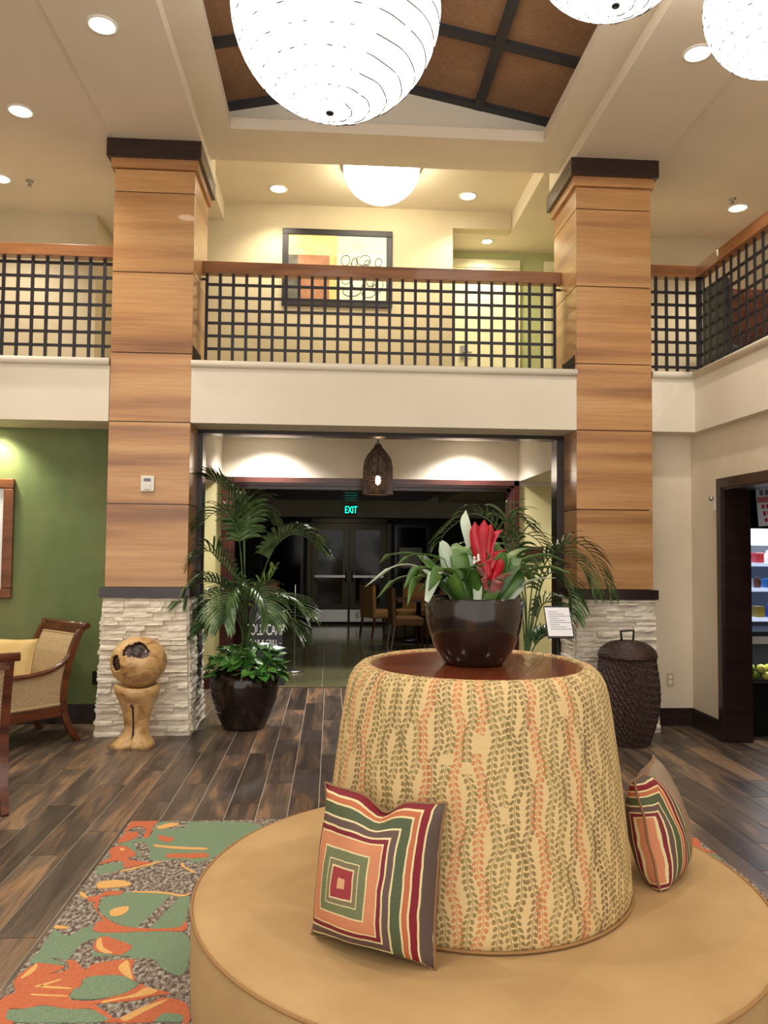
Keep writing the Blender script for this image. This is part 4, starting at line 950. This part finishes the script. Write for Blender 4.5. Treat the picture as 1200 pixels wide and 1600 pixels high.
# ------------------------------------------------------------------ plants
def frond(rachis, mat, root, llen=.26, start=.42, nl=22, droop=.5, wid=.015, name='frond'):
    P = catmull(rachis, 7); n = len(P)
    m = MB()
    m.tube(P, [.007*(1-.75*i/(n-1))+.0012 for i in range(n)], 5)
    L = [0]
    for a, b in zip(P, P[1:]): L.append(L[-1]+(b-a).length)
    tot = L[-1]
    for k_ in range(nl):
        f = start + (1-start)*(k_+.3)/nl; s = f*tot
        i = max(j for j in range(n) if L[j] <= s); i = min(i, n-2)
        p = P[i].lerp(P[i+1], (s-L[i])/max(1e-6, L[i+1]-L[i]))
        tg = (P[i+1]-P[i]).normalized()
        g = (f-start)/(1-start)
        ll = llen*(.55+.9*math.sin(PI*min(1, .12+.8*g)))*.75*random.uniform(.9, 1.1)
        side0 = tg.cross(Vector((0, 0, 1)))
        if side0.length < .25: side0 = (Vector((1, 0, 0)) - tg*tg.x)
        side0.normalize()
        upv = side0.cross(tg).normalized()
        if upv.z < 0: upv = -upv
        for sd in (-1, 1):
            d = (side0*sd*(.85-.35*g) + tg*(.45+.5*g) + upv*.5).normalized()
            pts = []; q = p.copy(); dd = d.copy(); ns = 6
            for e in range(ns+1):
                pts.append(q.copy()); q = q + dd*(ll/ns)
                dd = (dd + Vector((0, 0, -1))*droop*.30*(1+.5*e/ns)*random.uniform(.8, 1.2)).normalized()
            wv = dd.cross(Vector((0, 0, 1)))
            vs = []
            for e, q in enumerate(pts):
                t_ = (pts[min(e+1, ns)]-pts[max(e-1, 0)]).normalized()
                wdir = t_.cross(upv)
                if wdir.length < .1: wdir = t_.cross(side0)
                wdir.normalize(); nn = wdir.cross(t_)
                hw = wid*.5*(.35+1.0*math.sin(PI*min(1, (.12+.85*e/ns))))*(1 if e < ns else .05)
                vs += [q - wdir*hw + nn*hw*.35, q - nn*hw*.15, q + wdir*hw + nn*hw*.35]
            fs = []
            for e in range(ns):
                a = 3*e; fs += [(a, a+1, a+4, a+3), (a+1, a+2, a+5, a+4)]
            m.add(vs, fs, True)
    return m.build(name, mat, root, root, recalc=False)
def big_pot(x, y, r, h, t):
    pr = [(.01, 0), (r*.60, 0), (r*.63, .02), (r*.78, h*.22), (r*.94, h*.48), (r, h*.70), (r*.985, h*.82), (r*.90, h*.93), (r*.80, h*.985), (r*.76, h), (r*.72, h*.985), (r*.72, h*.90)]
    MB().lathe(pr, x, y, 64, cap=False).build('pot', M['glaze'], t, t)
    MB().lathe([(r*.725, h*.90), (r*.5, h*.93), (.001, h*.94)], x, y, 32, cap=False).build('soil', M['soil'], t, t)
# heart leaf shared mesh
def heart():
    m = MB(); out = [(0, 0), (.35, -.12), (.55, .12), (.52, .45), (.3, .8), (0, 1.15)]
    vs = [(0, 0, 0), (0, .5, -.10), (0, 1.15, -.25)]
    R_ = [(.35, -.12, .03), (.55, .15, .05), (.5, .48, .0), (.28, .82, -.12)]
    vs += R_ + [(-x, y, z) for x, y, z in R_]
    fs = [(0, 3, 4, 1), (1, 4, 5), (1, 5, 6, 2), (0, 1, 8, 7), (1, 9, 8), (1, 2, 10, 9)]
    m.add(vs, fs, True); o = m.build('h', M['pothos']); me = o.data; bpy.data.objects.remove(o); return me
HEART = heart()
px_, py_ = -.765, 7.10
t = thing('potted_palm', 'tall potted palm with heart-leaved ivy in a dark pot beside the left column', 'potted plant', (px_, py_, 0))
big_pot(px_, py_, .305, .53, t)
for i, rc_ in enumerate(PALM_LEFT):
    if i in (10, 14): continue
    young = i == 8
    frond(rc_, M['palm_young'] if young else M['palm'], t, .30 if not young else .18, .60 if i < 3 or i == 9 else .5, 20 if not young else 9, .5, .032 if i in (0, 2) else .018)
for i in range(190):
    a = random.uniform(0, 2*PI); rr_ = .33*math.sqrt(random.uniform(.05, 1.0)); h_ = .50 + .21*(1-(rr_/.40)**2) + random.uniform(-.08, .06)
    if rr_ > .27: h_ -= random.uniform(0, .10)
    s_ = random.uniform(.07, .11)
    inst(HEART, 'leaf', t, (rr_*math.cos(a), rr_*math.sin(a), h_), (s_, s_, s_), (random.uniform(-.6, .5), random.uniform(-.4, .4), a-PI/2+random.uniform(-.8, .8)))
px_, py_ = 1.69, 6.62
t = thing('potted_palm', 'potted palm behind the ottoman spreading fronds across the right column', 'potted plant', (px_, py_, 0))
big_pot(px_, py_, .30, .53, t)
for i, rc_ in enumerate(PALM_RIGHT):
    frond(rc_, M['palm'], t, .27, .5, 20, .6, .017)

# bromeliad in a round bowl
bx, by = .508, 2.772
t = thing('bromeliad_planter', 'red-flowered bromeliad in a glossy dark bowl on the wooden top', 'potted plant', (bx, by, 1.193))
pr = [(.01, 1.194), (.10, 1.194), (.112, 1.205), (.140, 1.25), (.163, 1.31), (.173, 1.36), (.175, 1.40), (.172, 1.425), (.168, 1.43), (.163, 1.425), (.163, 1.40)]
MB().lathe(pr, bx, by, 72, cap=False).build('bowl', M['glaze'], t, t)
MB().lathe([(.165, 1.40), (.001, 1.405)], bx, by, 32, cap=False).build('soil', M['soil'], t, t)
def strap(pts, w_, mat, name, tip=.0, fold=.25, blunt=False):
    P = catmull(pts, 6); n = len(P); vs = []
    m = MB()
    c0 = Vector((bx, by, 1.40))
    for i, p in enumerate(P):
        f = i/(n-1); tg = (P[min(i+1, n-1)]-P[max(i-1, 0)]).normalized()
        view = (p - Vector((bx, by, p.z))); 
        wd_ = tg.cross(Vector((0, 0, 1)))
        wx = Vector((1, 0, 0)) - tg*tg.x
        wd_ = wd_*.6 + wx*.8 if abs(tg.z) > .5 else wd_
        wd_.normalize(); nn = wd_.cross(tg)
        if nn.z < 0: nn = -nn
        hw = w_*.5*(.75+.45*math.sin(PI*f))*(1 if f < .75 else max(.04, math.cos((f-.75)/.25*PI/2*(.72 if blunt else .97))))
        vs += [p - wd_*hw + nn*hw*fold, p - nn*hw*fold*.3, p + wd_*hw + nn*hw*fold]
    fs = []
    for i in range(n-1):
        a = 3*i; fs += [(a, a+1, a+4, a+3), (a+1, a+2, a+5, a+4)]
    m.add(vs, fs, True)
    o = m.build(name, mat, t, t, recalc=False)
    sd = o.modifiers.new('thickness', 'SOLIDIFY'); sd.thickness = .0012
    return o
kinds = [M['brom'], M['brom_pale'], M['brom_pink']]
for i, (pts, w_, kd) in enumerate(BROM):
    strap([(bx + (pts[0][0]-bx)*.7, by + random.uniform(-.05, .05), 1.40)] + pts, w_, kinds[kd], 'leaf', blunt=i in (9, 5, 4))
for i in range(9):
    a = random.uniform(.1, PI-.1) if i < 7 else random.uniform(PI+.3, 2*PI-.3); L_ = random.uniform(.16, .28)
    d = Vector((math.cos(a), math.sin(a), 0)); b0 = Vector((bx, by, 1.40)) + d*.05
    strap([b0, b0+d*L_*.4+Vector((0, 0, .10)), b0+d*L_*.8+Vector((0, 0, .13)), b0+d*L_*1.1+Vector((0, 0, .06))], random.uniform(.03, .05), M['brom'], 'leaf')
for pts, w_ in BRACT: strap(pts, w_*1.35, M['red'], 'bract', fold=.5)
m = MB()
for i in range(9):
    p = Vector((.515, 2.72, 1.565)) + Vector((random.uniform(-.02, .02), random.uniform(-.01, .01), random.uniform(-.018, .018)))
    m.lathe([(.001, -.006), (.006, 0), (.001, .006)], 0, 0, 6, Matrix.Translation(p), cap=False)
m.build('white_blossom', M['plastic'], t, t)

# ------------------------------------------------------------------ menu stand
t = thing('menu_stand', 'black floor stand holding a printed white sheet beside the right column', 'sign', (1.83, 6.22, 0))
Mx = Matrix.Translation((1.822, 6.2, 1.02)) @ Matrix.Rotation(math.radians(-30), 4, 'X')
MB().box(-.105, .105, -.006, .006, -.14, .14, Mx).build('board', M['black'], t, t)
sh = MB().box(-.10, .10, -.008, -.006, -.125, .125, Mx).build('sheet', M['paper'], t, t)
for i in range(9):
    MB().box(-.075, .0 + .05*((i*7) % 3), -.0092, -.008, .085-.019*i, .089-.019*i, Mx).build('printed_line', M['ink'], sh, t)
MB().tube([(1.83, 6.225, .02), (1.83, 6.225, .95)], .012, 8).build('pole', M['black'], t, t)
MB().lathe([(.15, 0), (.15, .012), (.02, .025)], 1.83, 6.225, 32).build('base', M['black'], t, t)
tag(MB().box(2.245, 2.46, 8.985, 9.0, 1.46, 1.63).box(2.24, 2.465, 8.98, 9.0, 1.595, 1.635).build('wall_plaque', M['mahogany']), 'small brown plaque on the yellow wall behind the palm', 'sign')

# ------------------------------------------------------------------ chalkboard A-frame
ax, ay = -.775, 9.22
t = thing('chalkboard_sign', 'black chalkboard sidewalk sign with white lettering behind the palm', 'sign', (ax, ay, 0))
Mt = Matrix.Translation((ax, ay, 0)) @ Matrix.Rotation(math.radians(-7), 4, 'X')
def arch(w0, w1, h, n=14):
    return [(-w0, 0), (w0, 0)] + [(w1*math.cos(a), h-.12+.12*math.sin(a)) for a in [PI*i/n for i in range(n+1)]]
def upright(poly, y0, y1, M_):
    n = len(poly); m = MB()
    m.add([M_ @ Vector((x, y0, z)) for x, z in poly] + [M_ @ Vector((x, y1, z)) for x, z in poly], [tuple(range(n)), tuple(range(n, 2*n))] + [(i, (i+1) % n, n+(i+1) % n, n+i) for i in range(n)])
    return m
bd = upright(arch(.24, .185, .95), -.012, .012, Mt).build('front_board', M['slate'], t, t)
upright(arch(.24, .185, .93), -.012, .012, Matrix.Translation((ax, ay+.30, 0)) @ Matrix.Rotation(math.radians(7), 4, 'X')).build('rear_board', M['slate'], t, t)
Tx = Mt @ Matrix.Translation((0, -.015, 0)) @ Matrix.Rotation(PI/2, 4, 'X')
text('GOLD CAMP', .18, M['chalk'], bd, Tx @ Matrix.Translation((0, .63, 0)), t, sx=.44)
text('\u2013 BAR & GRILL \u2013', .095, M['chalk'], bd, Tx @ Matrix.Translation((0, .485, 0)), t, sx=.58)
for k_, pts in enumerate(([(-.13, .67), (-.08, .72), (-.02, .74), (.04, .75)], [(-.12, .70), (-.10, .77), (-.08, .70), (-.05, .78)], [(-.03, .74), (0, .79), (.03, .74), (0, .73)], [(.03, .80), (.06, .79), (.10, .73), (.07, .72)], [(-.02, .66), (.05, .68), (.11, .66), (.14, .60)])):
    MB().tube([Tx @ Vector((x*.9, z+.06, 0)) for x, z in pts], .005, 5).build('chalk_flourish', M['chalk'], bd, t)

# ------------------------------------------------------------------ restaurant beyond
structure('ceiling_restaurant', MB().box(-5, 6, 9.2, 16.6, 2.78, 2.85), M['greyroom'])
structure('wall_restaurant', MB().box(-5.1, -5, 9.2, 16.6, 0, 2.8).box(6, 6.1, 9.2, 16.6, 0, 2.8).box(-5, -.52, 16.5, 16.6, 0, 2.8).box(1.22, 6, 16.5, 16.6, 0, 2.8).box(-.52, 1.22, 16.5, 16.6, 2.19, 2.8).box(-.6, 1.3, 16.56, 16.66, -.05, 2.3)  # last box is added behind the doors to block outside light
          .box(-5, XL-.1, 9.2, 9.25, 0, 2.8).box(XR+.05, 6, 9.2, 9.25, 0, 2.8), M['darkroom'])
structure('ceiling_bulkhead', MB().box(-3, 4, 14.3, 14.6, 2.17, 2.78).box(1.95, 2.9, 10.2, 14.3, 2.45, 2.78).box(-2.4, -1.3, 10.2, 14.3, 2.45, 2.78), M['greyroom'])
bmr = holder('ceiling_beams')
MB().box(-1.02, 1.69, 9.9, 14.2, 2.66, 2.78).build('wood_deck', M['beamwood'], bmr)
for i in range(7):
    y = 10.1 + i*.62; MB().box(-1.02, 1.69, y, y+.16, 2.45, 2.66).build('wood_beam', M['beamwood'], bmr)
# entrance double door
def glass_door(n, x0, x1, hs):
    d = holder('door_%d' % n); y = 16.44; st = .13
    fr = paint('door_bronze', (92, 86, 72), 5, .4)
    MB().box(x0, x0+st, y, y+.05, .05, 2.12).box(x1-st, x1, y, y+.05, .05, 2.12).box(x0+st, x1-st, y, y+.05, 1.98, 2.12).box(x0+st, x1-st, y, y+.05, .30, .42).build('door_frame', fr, d)
    MB().box(x0+st, x1-st, y+.02, y+.03, .42, 1.98).build('pane', M['nightglass'], d)
    MB().box(x0+.02, x1-.02, y-.008, y+.05, .06, .31).build('kick_plate', M['steel'], d)
    MB().box(x0+.06, x1-.06, y-.05, y-.02, .98, 1.03).build('push_bar', M['steel'], d)
    hx = x1-.06 if hs > 0 else x0+.06
    MB().tube([(hx, y-.0, 1.15), (hx, y-.06, 1.15), (hx, y-.06, .9), (hx, y, .9)], .014, 6).build('pull_handle', M['black'], d)
    return d
glass_door(3, -.42, .355, 1)
d4 = glass_door(4, .365, 1.14, -1)
text('EXIT', .15, M['black'], d4, Matrix.Translation((.66, 16.428, .19)) @ Matrix.Rotation(PI/2, 4, 'X'))
structure('trim_11', MB().box(-.52, -.43, 16.42, 16.52, 0, 2.2).box(1.15, 1.24, 16.42, 16.52, 0, 2.2).box(-.52, 1.24, 16.42, 16.52, 2.13, 2.22), paint('frame_bronze', (96, 90, 74), 5, .4))
w_ = holder('window_1')
MB().box(1.32, 1.38, 16.44, 16.5, .9, 2.1).box(2.0, 2.06, 16.44, 16.5, .9, 2.1).box(1.38, 2.0, 16.44, 16.5, 2.04, 2.1).box(1.38, 2.0, 16.44, 16.5, .9, .96).build('window_frame', M['espresso'], w_)
MB().box(1.38, 2.0, 16.47, 16.49, .96, 2.04).build('pane', M['nightglass'], w_)
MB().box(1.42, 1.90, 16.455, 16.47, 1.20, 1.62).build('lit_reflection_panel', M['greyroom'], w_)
for i in range(7): MB().box(1.52+i*.055, 1.53+i*.055, 16.44, 16.455, 1.18, 1.42).build('grille_bar', M['steel'], w_)
w_ = holder('window_2')
MB().box(-1.5, -1.44, 16.44, 16.5, .5, 2.1).box(-.66, -.60, 16.44, 16.5, .5, 2.1).box(-1.44, -.66, 16.44, 16.5, 2.04, 2.1).box(-1.44, -.66, 16.44, 16.5, .5, .56).build('window_frame', M['espresso'], w_)
MB().box(-1.44, -.66, 16.47, 16.49, .56, 2.04).build('pane', M['nightglass'], w_)
# lit exit sign
t = thing('exit_sign', 'green glowing EXIT sign above the far glass doors', 'sign', (.335, 14.2, 2.29))
MB().box(.225, .445, 14.24, 14.30, 2.20, 2.385).build('housing', M['black'], t, t)
text('EXIT', .185, M['exit'], t, Matrix.Translation((.335, 14.236, 2.29)) @ Matrix.Rotation(PI/2, 4, 'X'), t, sx=.60)
MB().tube([(.335, 14.27, 2.385), (.335, 14.27, 2.40)], .01, 6).build('mount', M['black'], t, t)
def dining_chair(label, loc, rz, mat):
    t = thing('dining_chair', label, 'chair', loc, rz, 'restaurant dining chairs')
    m = MB().add([(x, y, z) for (y, z) in ((.20, .36), (.22, .95), (.29, .95), (.26, .36)) for x in (-.24, .24)], [(0, 1, 3, 2), (2, 3, 5, 4), (4, 5, 7, 6), (6, 7, 1, 0), (0, 2, 4, 6), (1, 7, 5, 3)])
    m.build('backrest', mat, t, bevel=.02)
    MB().tube([(-.24, .27, .955), (.24, .27, .955)], .022, 8).build('top_roll', M['chairwood'], t)
    MB().box(-.25, .25, -.25, .22, .36, .49).build('seat', mat, t, bevel=.03)
    for sx2 in (-1, 1):
        MB().tube([(sx2*.21, -.21, .37), (sx2*.21, -.23, 0)], [.026, .018], 4).build('leg', M['chairwood'], t)
        MB().tube([(sx2*.21, .22, .37), (sx2*.21, .28, 0)], [.026, .018], 4).build('leg', M['chairwood'], t)
    return t
dc = dining_chair('tan dining chair nearest the glass doors, back turned to the entrance', (.86, 14.1, 0), math.radians(118), M['velvet_gold'])
dining_chair('gold dining chair on the far side of the restaurant table', (1.42, 14.3, 0), math.radians(180+150), M['velvet_gold'])
dining_chair('brown dining chair with dark legs nearest the inner doorway', (1.22, 12.75, 0), math.radians(95), M['velvet'])
dining_chair('tall brown dining chair partly hidden by the dark flower bowl', (1.82, 12.45, 0), math.radians(200), M['velvet'])
t = thing('dining_table', 'dark square restaurant table among the dining chairs', 'table', (1.5, 13.45, 0))
MB().box(1.1, 1.95, 13.05, 13.85, .70, .74).build('tabletop', M['chairwood'], t, t, bevel=.006)
MB().lathe([(.26, 0), (.24, .03), (.05, .06), (.04, .70)], 1.5, 13.45, 24).build('pedestal', M['black'], t, t)
t = thing('host_cabinet', 'brown wooden host cabinet with a gilt carving behind the chalkboard', 'cabinet', (-1.2, 10.6, 0))
MB().box(-1.75, -.72, 10.4, 10.9, 0, 1.14).build('body', M['cabinet'], t, t, bevel=.01)
MB().box(-1.7, -.77, 10.385, 10.40, .1, 1.05).build('front_panel', M['mahogany'], t, t)
t = thing('metal_post', 'thin pale post standing right of the chalkboard sign', 'post', (-.47, 10.2, 0))
MB().tube([(-.47, 10.2, .02), (-.47, 10.2, 1.12)], .007, 8).build('pole', M['steel'], t, t)
MB().lathe([(.12, 0), (.12, .02), (.02, .03)], -.47, 10.2, 20).build('base', M['steel'], t, t)
lt = spot((.3, 9.9, 2.6), 26, 2.4, .9, (1, .85, .6), .2); lt = spot((1.5, 12.9, 2.42), 22, 2.2, .9, (1, .85, .6), .15); lt = spot((2.6, 11.2, 2.70), 16, 1.2, .6, (1, .97, .9), .1)  # fixtureless fill spots here and below, added to brighten the dim restaurant
lt = spot((.2, 15.6, 2.7), 14, 2.6, .9, (1, .95, .85), .2); lt = spot((-1.0, 13.2, 2.4), 8, 1.6, .8, (1, .95, .85), .2)

# ------------------------------------------------------------------ pantry alcove on the right
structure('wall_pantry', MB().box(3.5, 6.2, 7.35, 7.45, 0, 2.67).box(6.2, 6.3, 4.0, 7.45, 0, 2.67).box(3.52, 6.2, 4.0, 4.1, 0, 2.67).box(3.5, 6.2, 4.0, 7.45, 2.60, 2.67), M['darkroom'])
structure('floor_pantry', MB().box(3.3, 6.2, 4.0, 7.4, -.02, -.001), M['tile'])
t = thing('display_cooler', 'black open-front display cooler with lit shelves in the pantry', 'fridge', (4.4, 6.95, 0))
MB().box(3.60, 5.2, 6.62, 7.3, 0, .44).build('base', M['black'], t, t)
MB().box(3.60, 5.2, 7.25, 7.3, .44, 1.83).box(3.60, 3.615, 6.62, 7.25, .44, 1.83).box(5.15, 5.2, 6.62, 7.25, .44, 1.83).build('cabinet_shell', M['charcoal'], t, t)
k = Mat('cooler_light', (240, 244, 255), .5, emit=(214, 232, 255), es=1.6); 
MB().box(3.60, 5.2, 6.60, 7.25, 1.80, 1.83).build('top_panel', M['black'], t, t)
MB().box(3.615, 5.15, 6.62, 6.66, 1.655, 1.80).build('light_header', k.m, t, t)
sh_m = Mat('cooler_shelf', (214, 222, 240), .3, emit=(200, 220, 255), es=.35).m
for z in (1.50, 1.28, 1.02): MB().box(3.615, 5.15, 6.62, 7.25, z-.03, z).build('shelf', sh_m, t, t)
MB().box(3.615, 5.15, 6.63, 7.25, .84, .90).build('grey_front', M['charcoal'], t, t)
MB().box(3.60, 5.2, 6.58, 6.63, .80, .86).build('white_ledge', M['plastic'], t, t)
ll = bpy.data.lights.new('cooler_lamp', 'AREA'); ll.energy = 9; ll.color = (.85, .92, 1); ll.size = 1.3; ll.shape = 'RECTANGLE'; ll.size_y = .2
lo = bpy.data.objects.new('cooler_lamp', ll); C.objects.link(lo); lo.location = (4.35, 6.8, 1.78)
pal = [(60, 90, 190), (196, 60, 60), (230, 230, 236), (120, 70, 50), (40, 120, 190), (190, 160, 60)]
pm_ = [Mat('wrapper', c, .35).m for c in pal]
for zi, (z, h_, lbl) in enumerate(((1.50, .11, 'upper'), (1.28, .10, 'middle'), (1.02, .12, 'lower'))):
    for i in range(6):
        x = 3.64 + i*.10; ci = (i+zi*2) % 6; cn = ('blue', 'red', 'white', 'brown', 'pale blue', 'yellow')[ci]
        mm = pm_[ci]
        if (i+zi) % 2 == 0:
            b = MB().lathe([(.03, z), (.032, z+.01), (.032, z+h_*.65), (.014, z+h_*.85), (.014, z+h_)], x+.03, 6.72, 16).build('drink_bottle', mm)
            tag(b, 'small %s drink bottle on the %s shelf of the pantry cooler' % (cn, lbl), 'bottle', 'bottles on the %s cooler shelf' % lbl)
        else:
            b = MB().box(x, x+.075, 6.68, 6.78, z, z+h_*.8).build('snack_pack', mm, bevel=.004)
            tag(b, 'small %s snack pack on the %s shelf of the pantry cooler' % (cn, lbl), 'package', 'snack packs on the %s cooler shelf' % lbl)
t = thing('fruit_basket', 'low tray of yellow and green fruit under the cooler shelves', 'basket', (3.9, 6.5, .44))
MB().box(3.60, 4.4, 6.62, 6.80, .44, .46).build('tray', M['black'], t, t)
ul_ = bpy.data.lights.new('fruit_fill_light', 'AREA'); ul_.energy = 2.5; ul_.shape = 'RECTANGLE'; ul_.size = 1.2; ul_.size_y = .05  # added fill light, put in to brighten the fruit
uo = bpy.data.objects.new('fruit_fill_light', ul_); C.objects.link(uo); uo.location = (4.3, 6.72, .79)
for i in range(14):
    MB().lathe([(.001, -.04), (.035, -.02), (.042, .0), (.03, .03), (.001, .04)], 3.66+(i % 7)*.085+.04*(i//7), 6.70+.03*(i % 2), 12, Matrix.Translation((0, 0, .505+.065*(i//7))), cap=False).build('fruit', Mat('fruit_skin', [(170, 170, 40), (120, 150, 40), (210, 200, 90)][i % 3], .4).m, t, t)
t = thing('hanging_notice', 'white notice with red lettering hanging over the pantry cooler', 'sign', (3.85, 6.6, 2.0))
Mx = Matrix.Translation((3.86, 6.6, 1.995)) @ Matrix.Rotation(math.radians(-4), 4, 'Y')
MB().box(-.15, .15, -.002, .002, -.165, .165, Mx).build('sheet', M['paper'], t, t)
MB().box(-.145, .145, -.004, -.002, .04, .09, Mx).build('red_band', Mat('faded_red', (206, 120, 120), .7).m, t, t)
rn = random.Random(5)
for row, (z, h_) in enumerate(((.125, .05), (.005, .035), (-.055, .04), (-.115, .035))):    # unreadable print
    x = -.12 + .01*row
    while x < .11:
        w_ = rn.uniform(.018, .04)
        MB().box(x, x+w_, -.0042, -.002, z-h_/2*rn.uniform(.6, 1), z+h_/2, Mx).build('printed_mark', M['redink'] if row else M['ink'], t, t)
        x += w_ + rn.uniform(.008, .02)
MB().tube([(3.86, 6.6, 2.16), (3.86, 6.6, 2.60)], .003, 5).build('cord', M['black'], t, t)

# ------------------------------------------------------------------ furniture on the right balcony
t = thing('sideboard', 'reddish brown wooden sideboard behind the right balcony railing', 'cabinet', (5.0, 7.9, 3.12))
MB().box(4.02, 6.0, 7.7, 8.1, 3.12, 4.32).build('body', M['cabinet'], t, t, bevel=.01)
for i in range(4): MB().box(4.06+i*.49, 4.50+i*.49, 7.68, 7.70, 3.2, 3.82).build('door', M['mahogany'], t, t, bevel=.006)
for i in range(4): MB().box(4.06+i*.49, 4.50+i*.49, 7.68, 7.70, 3.86, 4.26).build('drawer', M['chairwood'], t, t, bevel=.006)
t = thing('balcony_chair', 'dark upholstered chair behind the corner of the balcony railing', 'chair', (4.0, 7.3, 3.12))
MB().box(3.72, 3.79, 7.15, 7.6, 3.5, 4.24).build('backrest', M['charcoal'], t, t, bevel=.03)
MB().box(3.74, 4.16, 7.16, 7.6, 3.42, 3.58).build('seat', M['charcoal'], t, t, bevel=.03)
for x in (3.77, 4.12):
    for y in (7.2, 7.6): MB().tube([(x, y, 3.12), (x, y, 3.44)], .018, 4).build('leg', M['chairwood'], t, t)
